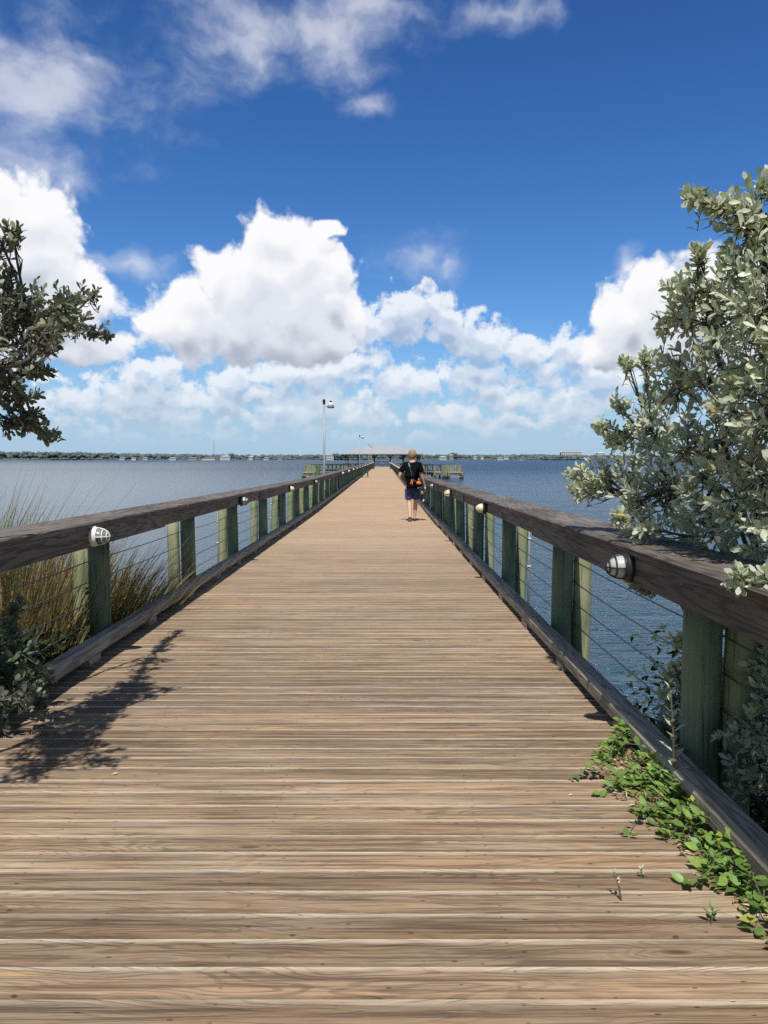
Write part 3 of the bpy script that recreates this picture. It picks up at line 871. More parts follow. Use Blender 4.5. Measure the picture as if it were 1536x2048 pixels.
# ------------------------------------------------------------------ side fishing platforms
def side_walk(pts, lb):
    t = thing('side_walkway', lb, 'walkway', (pts[0][0], pts[0][1], 0), 'side walkways to the fishing platforms')
    O = Vector((pts[0][0], pts[0][1], 0)); a = Vector((*pts[0], 0))-O; b = Vector((*pts[1], 0))-O
    q = MB(); q.bar(a+Vector((0,0,-.06)), b+Vector((0,0,-.06)), 1.7, .1); q.build('deck', M['deckplain'], t)
    q = MB(); q.bar(a+Vector((0,0,-.25)), b+Vector((0,0,-.25)), 1.6, .22); q.build('beam', M['rail'], t)
    n = (b-a).normalized(); sdv = Vector((-n.y, n.x, 0))
    L = (b-a).length; K = max(2, int(L/3.6))
    for s in (-1,1):
        q = MB(); q.bar(a+sdv*s*.8+Vector((0,0,.80)), b+sdv*s*.8+Vector((0,0,.80)), .2, .09); q.build('rail', M['rail'], t)
        q = MB(); q.bar(a+sdv*s*.8+Vector((0,0,.1)), b+sdv*s*.8+Vector((0,0,.1)), .1, .1); q.build('kerb', M['rail'], t)
        for k in range(K+1):
            c = a+(b-a)*(k/K)+sdv*s*.8
            q = MB(); q.tube([c+Vector((0,0,-2.4)), c+Vector((0,0,.76))], .12, 8); q.build('post', M['pile'], t)
M['deckplain'] = m_timber('sun bleached side decking', (.36,.28,.19), (.44,.35,.25), (.24,.18,.13), 'X')
side_walk([(-7.7, 89), (-2.3, 116)], 'narrow railed walkway running to the left fishing platform')
side_walk([(6.6, 89), (1.7, 116)], 'narrow railed walkway running to the right fishing platform')
def fishing(x0, x1, y0, y1, lb, flip):
    t = thing('fishing_platform', lb, 'platform', (x0, y0, 0), 'fishing platforms beside the pier')
    w_ = x1-x0; dp = y1-y0
    q = MB(); q.box(0,w_,0,dp,-.09,0); q.build('deck', M['deckplain'], t)
    q = MB(); q.box(.02,w_-.02,.03,.12,-.3,-.093); q.box(.02,w_-.02,dp-.12,dp-.03,-.3,-.093); q.build('beam', M['rail'], t)
    n = int(w_/.17)
    for k in range(n):
        q = MB(); x = .06+k*(w_-.12)/(n-1); h = .78+rng.uniform(-.04,.05); q.cur = rng.random()
        q.box(x-.062,x+.062,dp-.06,dp,-.2,h); q.build('picket', M['pile'], t)
    for (x, y, h) in ((.08,.08,-.05),(w_-.08,.08,-.05),(.08,dp-.1,.82),(w_-.08,dp-.1,.82)):
        q = MB(); q.tube([(x,y,-2.6),(x,y,h)], .11, 8); q.build('pile', M['pile'], t)
    q = MB(); q.bar((.1,.07,-.32),(w_-.1,.07,-.52),.06,.10); q.build('brace', M['deckplain'], t)
    ex = (w_+.15) if not flip else -.15
    for k in range(4):
        q = MB(); q.tube([(ex+(-1 if flip else 1)*k*.12, .3+.2*k, -2.6),(ex+(-1 if flip else 1)*k*.12, .3+.2*k, .8)], .09, 8); q.build('mooring_pile', M['post' if not flip else 'pile'], t)
fishing(-9.15, -7.75, 86.5, 89, 'small timber fishing platform with a picket back left of the pier', False)
fishing(7.15, 8.85, 86.5, 89, 'small timber fishing platform with a picket back right of the pier', True)

# ------------------------------------------------------------------ tall lamp posts, bench
def lamp_post(y, lb):
    t = thing('lamp_post', lb, 'lamp post', (-2.42, y, 0), 'tall lamp posts beside the left rail')
    q = MB(); q.tube([(0,0,-2.4),(0,0,.5),(0,0,3.78)], [.055,.048,.034], 10); q.build('pole', M['greymetal'], t, True)
    q = MB(); q.tube([(0,0,.25),(0,0,.55)], .068, 10); q.build('collar', M['white'], t)
    q = MB(); q.tube([(0,0,3.62),(.18,0,3.60)], .022, 8); q.build('arm', M['greymetal'], t)
    q = MB(); q.box(-.055,.055,-.05,.05,3.70,3.88); q.build('photocell_box', M['black'], t)
    hd = MB(); hd.lathe([(.11,3.62),(.12,3.66),(.10,3.74),(.04,3.76)], 16, c=(.27,0,0)); h = hd.build('lamp_head', M['white'], t, True)
    q = MB(); q.lathe([(.145,3.53),(.15,3.61),(.12,3.622)], 16, c=(.27,0,0)); q.build('lens', M['smoke'], h, True)
    q = MB(); q.lathe([(.05,3.762),(.055,3.80),(.03,3.83)], 12, c=(.27,0,0)); q.build('sensor', M['black'], h, True)
lamp_post(31.5, 'nearest and tallest looking grey lamp post outside the left rail')
lamp_post(77.5, 'second grey lamp post outside the left rail, near the bench')
lamp_post(124, 'faint lamp post in front of the pavilion roof, left of the last one')
lamp_post(148, 'last lamp post by the pavilion post at the pier end')
b = thing('bench', 'dark green slatted bench against the left rail far down the pier', 'bench', (-1.78, 63, 0), rz=PI/2)
# local x along the pier after turning, seat faces the deck
q = MB()
for k in range(4): q.box(-.75,.75,-.18-k*.11,-.09-k*.11,.42,.45)
q.build('seat', M['dkgreen'], b)
q = MB()
for k in range(4): q.box(-.75,.75,-.02+k*.03,.01+k*.03,.52+k*.1,.6+k*.1)
q.build('backrest', M['dkgreen'], b)
for s in (-1,1):
    q = MB(); q.bar((s*.6,-.48,0),(s*.6,-.44,.42),.06,.06); q.build('leg', M['dkgreen'], b)
    q = MB(); q.bar((s*.6,.0,0),(s*.6,-.06,.42),.06,.06); q.bar((s*.6,-.06,.42),(s*.6,.1,.95),.05,.05); q.build('leg', M['dkgreen'], b)
    q = MB(); q.bar((s*.7,-.5,.62),(s*.7,.04,.64),.05,.04); q.bar((s*.7,-.48,.42),(s*.7,-.48,.62),.04,.04); q.build('arm', M['dkgreen'], b)
for o in b.children: o.scale = (1,-1,1) if False else (1,1,1)
# ------------------------------------------------------------------ foliage
LEAF_V = np.array([(0,0,0),(.13,.33,.03),(.225,.68,.04),(.10,.95,-.01),(-.10,.95,-.01),(-.225,.68,.04),(-.13,.33,.03),(0,.34,0),(0,.70,.005),(0,1.0,-.03)])
LEAF_F = np.array([(0,1,7),(0,7,6),(7,1,2),(7,2,8),(6,7,8),(6,8,5),(8,2,3),(8,3,9),(8,9,4),(8,4,5)])
OV_F = np.array([(0,1,6),(0,6,5),(6,1,2),(6,2,7),(5,6,7),(5,7,4),(7,2,3),(7,3,4)])
def nrm(a): return a/np.maximum(np.linalg.norm(a, axis=-1, keepdims=True), 1e-9)
class Leaves:
    def __init__(s): s.V = []; s.F = []; s.R = []; s.n = 0
    def add(s, P, D, N, L, Wd, rnd, V0=LEAF_V, F0=LEAF_F, curl=None):
        D = nrm(D); N = nrm(N - D*np.sum(N*D, -1, keepdims=True)); X = np.cross(D, N)
        k = len(P); v = V0
        pts = P[:,None,:] + X[:,None,:]*(v[None,:,0:1]*Wd[:,None,None]) + D[:,None,:]*(v[None,:,1:2]*L[:,None,None]) + N[:,None,:]*(v[None,:,2:3]*L[:,None,None])
        s.V.append(pts.reshape(-1, 3)); s.F.append((F0[None]+ (np.arange(k)*len(v))[:,None,None]).reshape(-1, 3) + s.n)
        s.R.append(np.repeat(rnd, len(v))); s.n += k*len(v)
    def build(s, name, m, parent=None):
        return npmesh(name, np.concatenate(s.V), np.concatenate(s.F), m, parent, True, {'rnd': np.concatenate(s.R)})

def m_leaf(name, cols, odd, trans=.25, rough=.5, oddcut=.965):
    m, t, b, o = mat(name)
    r = t.attr('rnd'); p = t.geo()
    c = t.ramp(t.math('FRACT', t.mul(r, 7.3)), [(i/(len(cols)-1), cc) for i, cc in enumerate(cols)])
    n = t.noise(p, 60, 3, .6); c = t.mix(t.lin(n, .3, .7), t.mix(1.0, c, (.8,.8,.8), 'MULTIPLY'), t.mix(1.0, c, (1.12,1.12,1.1), 'MULTIPLY'))
    c = t.mix(t.math('GREATER_THAN', r, oddcut), c, odd)
    t._in(b.inputs['Base Color'], c); b.inputs['Roughness'].default_value = rough
    b.inputs['Specular IOR Level'].default_value = .35
    tr = t.node('ShaderNodeBsdfTranslucent'); t._in(tr.inputs[0], t.mix(1.0, c, (1.0,1.05,.55), 'MULTIPLY'))
    mx = t.node('ShaderNodeMixShader'); mx.inputs[0].default_value = trans
    t.l.new(b.outputs[0], mx.inputs[1]); t.l.new(tr.outputs[0], mx.inputs[2]); t.l.new(mx.outputs[0], o.inputs[0])
    return m
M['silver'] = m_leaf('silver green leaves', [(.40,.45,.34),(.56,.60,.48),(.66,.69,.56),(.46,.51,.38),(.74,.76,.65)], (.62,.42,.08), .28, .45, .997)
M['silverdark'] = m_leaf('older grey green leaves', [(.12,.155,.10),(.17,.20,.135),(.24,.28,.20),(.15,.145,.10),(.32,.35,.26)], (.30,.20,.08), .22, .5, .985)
M['silvershade'] = m_leaf('shaded grey green leaves', [(.085,.115,.08),(.13,.155,.11),(.18,.21,.155),(.11,.13,.09),(.26,.29,.22)], (.30,.20,.08), .15, .5, .99)  # darker copy of the leaf colours, shade painted in for the low shrub
M['vine'] = m_leaf('bright creeper leaves', [(.12,.24,.05),(.28,.42,.09),(.08,.16,.04),(.32,.48,.10),(.16,.30,.08),(.26,.42,.12),(.10,.20,.05)], (.40,.42,.09), .35, .45, .985)
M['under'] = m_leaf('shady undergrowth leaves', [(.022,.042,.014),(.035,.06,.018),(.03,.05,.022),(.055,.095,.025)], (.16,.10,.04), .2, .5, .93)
M['litter'] = m_leaf('dry leaf litter', [(.20,.12,.06),(.12,.07,.04),(.42,.32,.18),(.28,.17,.09)], (.6,.5,.32), .1, .8, .9)
M['bark'] = simple('grey brown bark', (.115,.095,.078), .9, var=.35, scale=30, bump=.6)
M['twig'] = simple('thin brown twigs', (.13,.105,.08), .85, var=.3, scale=20)

def spray(lv, tips, dirs, Ls, nl, l0, sp=(.75, .30)):
    """leafy shoots: leaves spiral up each shoot, wide open low down and gathered at the tip"""
    for T_, D_, L_, n_ in zip(tips, dirs, Ls, nl):
        D_ = D_/np.linalg.norm(D_); a = np.array([0,0,1.]) if abs(D_[2]) < .9 else np.array([1.,0,0])
        e1 = np.cross(D_, a); e1 /= np.linalg.norm(e1); e2 = np.cross(D_, e1)
        k = np.arange(n_); f = (k+.5)/n_
        th = k*2.4 + rng.uniform(0, 6) + rng.normal(0, .25, n_)
        rad = np.cos(th)[:,None]*e1 + np.sin(th)[:,None]*e2
        op = sp[0]*PI/2*(1-f) + sp[1]*PI/2*f + rng.normal(0, .16, n_)
        D = D_*np.cos(op)[:,None] + rad*np.sin(op)[:,None]
        N = D_*np.sin(op)[:,None] - rad*np.cos(op)[:,None] + rng.normal(0, .22, (n_,3))
        P = T_ - D_*(L_*(1-f))[:,None]
        l = l0*rng.uniform(.7, 1.2, n_)*(1 - .35*np.abs(f-.55)*1.6)
        lv.add(P, D, N, l, l*rng.uniform(.85, 1.1, n_), rng.random(n_))

def shrub(name, label, cat, base, hubs, clusters, m, leaf, dens=1.0, seed=1, bias=(0,0,.5), stem=.03, nleaf=(9, 15)):
    """base: foot of the stems, hubs: limb ends, clusters: (px,py,depth,radius) measured in the photograph"""
    t = thing(name, label, cat, base)
    B = np.array(base); lv = Leaves(); br = MB()
    hubs = [np.array(h) for h in hubs]
    limbs = []
    for h in hubs:
        mid = (B+h)/2 + rng.normal(0, .10, 3); pts = [B + rng.normal(0,.04,3)*np.array([1,1,0])]
        for s in np.linspace(.15, 1, 8): pts.append((1-s)**2*pts[0] + 2*s*(1-s)*mid + s*s*h + rng.normal(0,.012,3))
        pts = np.array(pts) - B; limbs.append(pts)
        br.tube([Vector(p) for p in pts], list(np.linspace(stem, stem*.25, len(pts))), 7)
    allp = np.concatenate(limbs)
    for (px, py, d, r) in clusters:
        c = np.array(at(px, py, d)[:]) - B
        j = np.argmin(np.linalg.norm(allp - c, axis=1) + .3*np.maximum(0, allp[:,2]-c[2])); s0 = allp[j]
        mid = (s0+c)/2 + np.array([0,0,-.05]) + rng.normal(0, .03, 3)
        q = [s0*(1-s)**2 + mid*2*s*(1-s) + c*s*s for s in np.linspace(0, 1, 6)]
        br.tube([Vector(p) for p in q], list(np.linspace(stem*.3, .004, 6)), 5)
        n = max(3, int(dens*(5 + 560*r*r)))
        dd = nrm(rng.normal(0, 1, (n,3))); rr = r*1.08*rng.random(n)**.4
        tips = c + dd*rr[:,None]
        out = nrm(dd*.8 + nrm(c - s0 + 1e-6)*.7 + np.array(bias) + rng.normal(0, .35, (n,3)))
        Ls = rng.uniform(.08, .19, n)*min(1, .45+r*4); nl = rng.integers(nleaf[0], nleaf[1], n)
        spray(lv, tips, out, Ls, nl, leaf)
        for T_, D_, L_ in zip(tips, out, Ls):
            a = T_ - D_*L_; k = q[rng.integers(2, 6)]
            br.tube([Vector(k), Vector((k+a)/2 + rng.normal(0,.012,3)), Vector(a), Vector(T_)], [.003,.0026,.0022,.0012], 4, cap=False)
    lv.build('foliage', m, t); br.build('branches', M['bark'], t, True)
    return t

RC = [(1530,360,2.9,.07),(1385,388,2.9,.035),(1410,398,2.9,.04),(1445,410,2.9,.05),(1480,430,2.9,.08),(1520,450,2.9,.12),(1525,540,2.9,.16),(1490,500,2.9,.08),
 (1400,505,3.1,.035),(1450,505,3.1,.035),(1460,580,3.1,.13),(1400,560,3.2,.10),(1350,572,3.3,.055),(1510,640,2.8,.18),(1440,660,3.2,.18),(1370,620,3.4,.10),(1325,645,3.5,.07),
 (1500,740,2.9,.2),(1420,750,3.3,.16),(1360,720,3.5,.10),(1290,718,3.8,.06),(1255,722,3.9,.03),(1340,780,3.6,.14),(1520,840,2.8,.2),(1440,850,3.2,.2),(1370,860,3.5,.18),
 (1290,800,3.9,.10),(1235,795,4.1,.05),(1310,870,3.8,.15),(1250,860,4.1,.10),(1200,848,4.2,.04),(1225,870,4.2,.07),(1400,940,3.3,.2),(1490,940,2.9,.2),(1320,940,3.8,.17),
 (1260,940,4.2,.15),(1200,935,4.3,.10),(1160,945,4.4,.065),(1140,948,4.5,.033),(1150,985,4.4,.055),(1190,975,4.25,.10),(1250,1000,3.9,.12),(1330,1010,3.9,.17),(1420,1030,3.4,.17),
 (1510,1030,3.0,.2),(1280,1050,3.6,.09),(1350,1085,3.8,.11),(1430,1105,3.4,.10),(1500,1110,3.2,.12),(1240,1035,3.7,.045),
 (1270,1165,4.0,.035),(1290,1170,4.0,.03),(1350,1330,3.7,.07),(1330,1400,3.7,.09),(1370,1450,3.6,.10),(1320,1455,3.7,.05),(1510,1260,3.2,.13),(1520,1380,3.1,.14),(1500,1470,3.0,.12),(1360,1280,3.7,.04),
 (1478,1158,2.35,.03),(1530,1150,2.3,.035),
 (1600,560,2.7,.25),(1640,760,2.6,.3),(1650,960,2.6,.3),(1620,1150,2.7,.25),(1600,420,2.7,.2),(1800,700,2.4,.35),(1800,1000,2.4,.35)]
hubsR = [at(1500,560,3.0), at(1430,760,3.3), at(1300,870,3.9), at(1250,980,4.3), at(1450,980,3.3), at(1640,800,2.7), at(1520,430,2.9), at(1400,620,3.2), at(1640,1000,2.7), at(1380,1400,3.6)]
shrub('silver_shrub', 'large silvery green shrub leaning over the right rail', 'shrub', (2.25, 3.1, -.45), hubsR, RC + [(1500,1330,3.3,.15),(1475,1420,3.5,.13),(1520,1540,3.0,.14),(1440,1340,3.8,.09),(1530,1210,3.1,.10),(1330,1480,3.7,.07),(1600,1400,3.0,.22),(1742,1609,1.75,.09),(1800,1300,1.85,.12),(1840,1500,2.1,.2)], M['silver'], .054, 1.1)

LC = [(25,465,3.2,.04),(0,480,3.2,.05),(10,550,3.3,.05),(30,590,3.4,.12),(80,600,3.8,.11),(125,592,4.2,.08),(158,588,4.5,.06),(188,588,4.7,.035),(60,650,3.5,.14),(115,640,4.0,.12),(160,648,4.4,.09),(192,656,4.7,.06),(215,668,4.9,.035),
 (108,688,4.0,.045),(10,660,3.3,.16),(20,725,3.3,.10),(65,742,3.4,.05),(92,745,3.5,.03),(15,780,3.2,.08),(45,800,3.3,.07),(25,845,3.3,.05),(60,850,3.3,.035),(85,858,3.4,.04),(105,872,3.5,.025),(70,835,3.4,.04),(40,690,3.5,.12),(85,690,3.7,.08),
 (-40,600,3.2,.16),(-80,680,3.1,.16),(-150,580,2.8,.2),(-170,680,2.7,.18),(-230,600,2.5,.2),(-280,560,2.4,.18),(-60,650,3.0,.2),(-140,570,3.0,.2),
 (-143,470,2.3,.13),(125,600,3.35,.06),(100,645,3.3,.07),(-120,640,2.9,.2),(-250,520,2.5,.2),(-200,620,2.6,.16),(-120,760,2.8,.14),(-330,640,2.3,.12)]
hubsL = [at(130,640,4.2), at(60,620,3.5), at(-100,640,2.9), at(10,740,3.15), at(-280,640,2.3)]
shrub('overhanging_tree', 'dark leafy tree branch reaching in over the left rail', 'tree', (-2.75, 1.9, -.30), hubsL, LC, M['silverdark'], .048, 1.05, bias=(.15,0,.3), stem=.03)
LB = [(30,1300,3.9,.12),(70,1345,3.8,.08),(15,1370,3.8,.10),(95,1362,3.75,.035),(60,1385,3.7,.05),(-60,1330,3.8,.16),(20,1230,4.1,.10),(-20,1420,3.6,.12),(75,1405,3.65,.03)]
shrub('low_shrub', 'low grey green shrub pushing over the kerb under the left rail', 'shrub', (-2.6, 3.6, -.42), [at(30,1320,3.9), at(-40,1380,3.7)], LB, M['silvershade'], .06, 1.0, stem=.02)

# ------------------------------------------------------------------ tall grass
def m_grass():
    m, t, b, o = mat('tall shore grass')
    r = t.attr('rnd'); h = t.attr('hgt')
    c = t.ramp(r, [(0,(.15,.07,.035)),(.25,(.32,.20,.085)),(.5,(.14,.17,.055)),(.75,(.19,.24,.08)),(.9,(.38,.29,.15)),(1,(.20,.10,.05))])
    c = t.mix(t.ss(h, .08, .55), (.075,.052,.030), c)  # dead thatch at the blade foot, with base shade painted in
    t._in(b.inputs['Base Color'], c); b.inputs['Roughness'].default_value = .6
    tr = t.node('ShaderNodeBsdfTranslucent'); t._in(tr.inputs[0], c)
    mx = t.node('ShaderNodeMixShader'); mx.inputs[0].default_value = .3
    t.l.new(b.outputs[0], mx.inputs[1]); t.l.new(tr.outputs[0], mx.inputs[2]); t.l.new(mx.outputs[0], o.inputs[0])
    return m
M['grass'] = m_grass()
def grass(spots, name):
    V = []; F = []; R = []; Hh = []; n = 0
    for (cx, cy, rad, num, hgt, lean) in spots:
        for k in range(num):
            a = rng.uniform(0, 2*PI); rr = rad*math.sqrt(rng.random()); x = cx+rr*math.cos(a); y = cy+rr*math.sin(a)
            L = hgt*rng.uniform(.6, 1.12); ln = np.array([lean+rng.normal(0,.15)+.25*math.cos(a)*rr/rad, rng.normal(0,.2), 0]); w_ = rng.uniform(.003, .0085)
            side = rng.normal(0,1,3); side[2] = 0; side /= np.linalg.norm(side); z0 = max(zground(x, y), -.8); r = rng.random(); dro = rng.uniform(.0, .22)
            for s in range(6):
                f = s/5; p = np.array([x, y, z0]) + np.array([0,0,L*(f - dro*f**3*.6)]) + ln*L*(f*.5+.6*f*f)
                ww = w_*(1-f)**.6 + .0004
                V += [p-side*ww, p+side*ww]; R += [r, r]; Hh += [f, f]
                if s: F.append((n+2*s-2, n+2*s-1, n+2*s+1, n+2*s))
            n += 12
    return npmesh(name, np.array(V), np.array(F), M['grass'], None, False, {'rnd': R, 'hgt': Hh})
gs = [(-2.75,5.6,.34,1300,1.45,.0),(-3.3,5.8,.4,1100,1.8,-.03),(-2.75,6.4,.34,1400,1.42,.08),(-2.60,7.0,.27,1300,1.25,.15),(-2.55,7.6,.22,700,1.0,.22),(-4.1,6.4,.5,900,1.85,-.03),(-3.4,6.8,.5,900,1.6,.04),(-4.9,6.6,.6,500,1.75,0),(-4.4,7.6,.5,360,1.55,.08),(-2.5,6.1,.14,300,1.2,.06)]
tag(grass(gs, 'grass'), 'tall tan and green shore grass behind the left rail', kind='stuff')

# ------------------------------------------------------------------ undergrowth on the bank
def scatter(name, boxes, m, label, leaf, flat=.5):
    lv = Leaves()
    for (x0, x1, y0, y1, z0, z1, n) in boxes:
        P = np.stack([rng.uniform(x0, x1, n), rng.uniform(y0, y1, n), np.zeros(n)], 1)
        P[:,2] = np.array([zground(a, b) for a, b in P[:,:2]]) + z0 + (z1-z0)*rng.random(n)**1.3
        D = nrm(np.stack([rng.normal(0,1,n), rng.normal(0,1,n), rng.normal(.25,.5,n)], 1)); N = nrm(np.stack([rng.normal(0,flat,n), rng.normal(0,flat,n), np.ones(n)], 1))
        l = leaf*rng.uniform(.6, 1.3, n); lv.add(P, D, N, l, l*1.15, rng.random(n))
    return tag(lv.build(name, m), label, kind='stuff')
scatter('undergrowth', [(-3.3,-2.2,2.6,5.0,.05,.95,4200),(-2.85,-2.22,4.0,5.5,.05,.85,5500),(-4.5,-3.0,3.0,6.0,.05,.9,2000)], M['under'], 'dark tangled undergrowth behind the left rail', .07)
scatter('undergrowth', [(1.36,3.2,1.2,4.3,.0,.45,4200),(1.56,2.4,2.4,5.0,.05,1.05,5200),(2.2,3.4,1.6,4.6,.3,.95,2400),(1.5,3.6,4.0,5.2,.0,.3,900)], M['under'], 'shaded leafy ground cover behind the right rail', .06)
tw = MB()
for k in range(470):
    if k < 340: x, y = rng.uniform(-3.2,-2.2), rng.uniform(3.2,5.8)
    else: x, y = rng.uniform(1.4,3.0), rng.uniform(1.6,4.2)
    p = Vector((x, y, zground(x,y)+rng.uniform(0,.8))); d = Vector(rng.normal(0,1,3)); d.z = abs(d.z)*.7; d.normalize(); L = rng.uniform(.15,.5)
    tw.tube([p, p+d*L*.5+Vector(rng.normal(0,.03,3)), p+d*L], [.004,.003,.0015], 4, cap=False)
tag(tw.build('undergrowth', M['twig']), 'dry brown twigs tangled through the bank plants', kind='stuff')

# ------------------------------------------------------------------ creeper on the deck
OV_V = np.array([(0,0,0),(.24,.28,.04),(.27,.58,.05),(0,1,-.04),(-.27,.58,.05),(-.24,.28,.04),(0,.3,0),(0,.65,0)])
def vine():
    lv = Leaves(); st = MB()
    ys_ = [2.15,2.37,2.57,2.81,3.05,3.25,3.45,3.62]; x0_ = [1.05,1.02,.975,.935,.88,.89,.97,1.06]
    runs = []
    for k in range(132):
        y = rng.uniform(2.1, 3.55); xe = np.interp(y, ys_, x0_)
        x = 1.13 - (1.13-xe)*rng.random()**.8*1.0
        if math.sin(y*11)+math.sin(y*5.3+1) < -.7 and rng.random() < .7: continue
        if y < 2.6 and rng.random() < .35: continue
        runs.append((1.16+rng.uniform(0,.05), y+rng.uniform(-.05,.22), x, y))
    runs += [(.95,3.2,.78,3.12),(.95,3.05,.84,2.97),(1.0,2.75,.86,2.68),(1.06,2.4,.93,2.3),(1.12,2.25,1.03,2.08),(1.12,2.2,1.06,2.0)]
    for (xa, ya, xb, yb) in runs:
        n = 8; hh = rng.uniform(.015, .075)
        pts = []
        for s in range(n):
            f = s/(n-1); z = zdeck(yb) + .012 + hh*math.sin(PI*min(1, f*1.15))*(1-.3*f) + (.06*(1-f)**3)
            pts.append(np.array([xa+(xb-xa)*f + rng.normal(0,.006), ya+(yb-ya)*f + .03*math.sin(f*5+ya*9) , z]))
        st.tube([Vector(p) for p in pts], list(np.linspace(.0022,.0012,n)), 4, cap=False)
        for s in range(1, n):
            for sgn in (-1, 1):
                if rng.random() < .1: continue
                d = pts[s]-pts[s-1]; d /= np.linalg.norm(d); sd_ = np.cross(d, [0,0,1])*sgn
                D = (d*rng.uniform(.2,.9) + sd_ + np.array([0,0,rng.uniform(.1,.9)]))[None]
                N = np.array([[0,-.15,1.]]) + rng.normal(0,.35,(1,3)); l = np.array([rng.uniform(.018,.032) if rng.random() < .5 else rng.uniform(.032,.056)])
                lv.add(pts[s][None], D, N, l, l*.95, rng.random(1), OV_V, OV_F)
    lt = Leaves(); nn = 480; yy = rng.uniform(2.2, 3.5, nn); xx = 1.13-(1.13-np.interp(yy, ys_, x0_))*rng.random(nn)*.95
    lt.add(np.stack([xx, yy, np.array([zdeck(v) for v in yy])+.004+.01*rng.random(nn)], 1), np.stack([rng.normal(0,1,nn), rng.normal(0,1,nn), rng.normal(0,.15,nn)], 1), np.stack([rng.normal(0,.3,nn), rng.normal(0,.3,nn), np.ones(nn)], 1), rng.uniform(.012,.04,nn), rng.uniform(.01,.035,nn), rng.random(nn))
    t = thing('creeper', 'bright green creeper spreading from the right kerb over the deck boards', 'creeper', (0,0,0))
    tag(lt.build('litter', M['litter']), 'dry brown leaf litter caught under the creeper by the right kerb', kind='stuff'); lv.build('foliage', M['vine'], t); st.build('stems', M['twig'], t)
vine()
def sprout(name, label, px, py, parts, m, h, group=None):
    """a small plant: list of (dx, dy, z, leaf length, lean) leaves on one stem"""
    d_ = (ZC-zdeck(3))/((py-918)/FPX); p = at(px, py, d_); p.z = zdeck(p.y)
    t = thing(name, label, 'weed', p, group)
    st = MB(); k_ = 1 + h*4; st.tube([(0,0,-.01),(parts[0]*.4,0,h*.55),(parts[0],.01,h)], [.0028*k_,.002*k_,.0012], 5); st.build('stem', M['twig'], t)
    lv = Leaves(); n = parts[1]; f = np.linspace(parts[2], 1, n); th = np.arange(n)*2.4+parts[0]*50
    P = np.stack([parts[0]*(.4*f/.55*(f<.55)+(f>=.55)*(.4+.6*(f-.55)/.45)), .01*f, h*f], 1)
    D = np.stack([np.cos(th), np.sin(th), .5+.7*f], 1); N = np.stack([-np.cos(th)*.5, -np.sin(th)*.5, np.ones(n)], 1)
    l = parts[3]*rng.uniform(.75,1.2,n)*(1-.4*f); lv.add(P, D, N, l, l*.8, rng.random(n)*.95, OV_V, OV_F); lv.build('leaf_cluster', m, t)
    return t
sprout('weed', 'tall thin weed stalk standing in the creeper beside the right kerb', 1350, 1615, (-.03, 22, .10, .075), M['silver'], .46)
sprout('weed', 'thin pale sprout growing alone between boards near the right side', 1243, 1838, (-.025, 7, .5, .03), M['silver'], .085)
sprout('weed', 'tiny green rosette on the boards behind the thin pale sprout', 1281, 1790, (.005, 9, .3, .026), M['silver'], .03)
sprout('weed', 'small three leaved sprig at the bottom right, left of a longer sprig', 1420, 1890, (.01, 5, .4, .05), M['vine'], .04)
sprout('weed', 'leafy sprig lying along the seam at the bottom right corner', 1490, 1895, (.04, 8, .3, .05), M['vine'], .05)
def fallen(px, py, col, L, lb):
    d_ = (ZC-zdeck(3))/((py-918)/FPX); p = at(px, py, d_); p.z = zdeck(p.y)+.004
    lv = Leaves(); lv.add(np.zeros((1,3)), np.array([[rng.normal(),rng.normal(),.12]]), np.array([[0,-.2,1.]]), np.array([L]), np.array([L*.9]), np.array([.5]))
    o = lv.build('fallen_leaf', M[col]); o.location = p; tag(o, lb, 'leaf', 'fallen leaves on the deck')
M['dryleaf'] = simple('dry straw coloured leaf', (.62,.52,.32), .7)
fallen(222, 1566, 'dryleaf', .028, 'straw coloured fallen leaf on the left boards just below the tree shadow')
fallen(172, 1708, 'dryleaf', .016, 'tiny pale leaf scrap near the left edge of the deck')
fallen(158, 1384, 'dryleaf', .02, 'pale fallen leaf lying in the tree shadow by the left kerb')
fallen(1290, 1665, 'dryleaf', .045, 'long pale dry leaf at the front edge of the creeper')
fallen(1340, 1693, 'dryleaf', .035, 'pale dry leaf tucked under the creeper by the right kerb')
fallen(1135, 1610, 'dryleaf', .022, 'small pale leaf on the boards left of the creeper tips')
# ------------------------------------------------------------------ the walking person
def skin(name, joints, edges, m, parent, sub=2, root=0):
    bm = bmesh.new(); lay = bm.verts.layers.skin.verify()
    vs = []
    for (p, r) in joints:
        v = bm.verts.new(p); rr = r if isinstance(r, tuple) else (r, r); v[lay].radius = rr; vs.append(v)
    for a, b in edges: bm.edges.new((vs[a], vs[b]))
    vs[root][lay].use_root = True
    me = bpy.data.meshes.new(name); bm.to_mesh(me); bm.free()
    o = bpy.data.objects.new(name, me); COL.objects.link(o); me.materials.append(m)
    sk = o.modifiers.new('skin', 'SKIN'); sk.use_smooth_shade = True
    ss = o.modifiers.new('sub', 'SUBSURF'); ss.levels = sub; ss.render_levels = sub
    dg = bpy.context.evaluated_depsgraph_get(); dg.update()
    ev = o.evaluated_get(dg); me2 = bpy.data.meshes.new_from_object(ev)
    o.modifiers.clear(); o.data = me2; me2.name = name
    if not len(me2.materials): me2.materials.append(m)
    o.parent = parent
    return o
M['skin'] = simple('skin', (.62,.37,.26), .55, var=.06, scale=9)
M['hair'] = simple('dark blond hair', (.30,.205,.115), .6, var=.35, scale=55, bump=.5, bscale=160)
M['shirt'] = simple('black cotton', (.006,.006,.0075), .95, var=.2, scale=20, bump=.3, bscale=30)
M['shirt'].node_tree.nodes['Principled BSDF'].inputs['Specular IOR Level'].default_value = .08
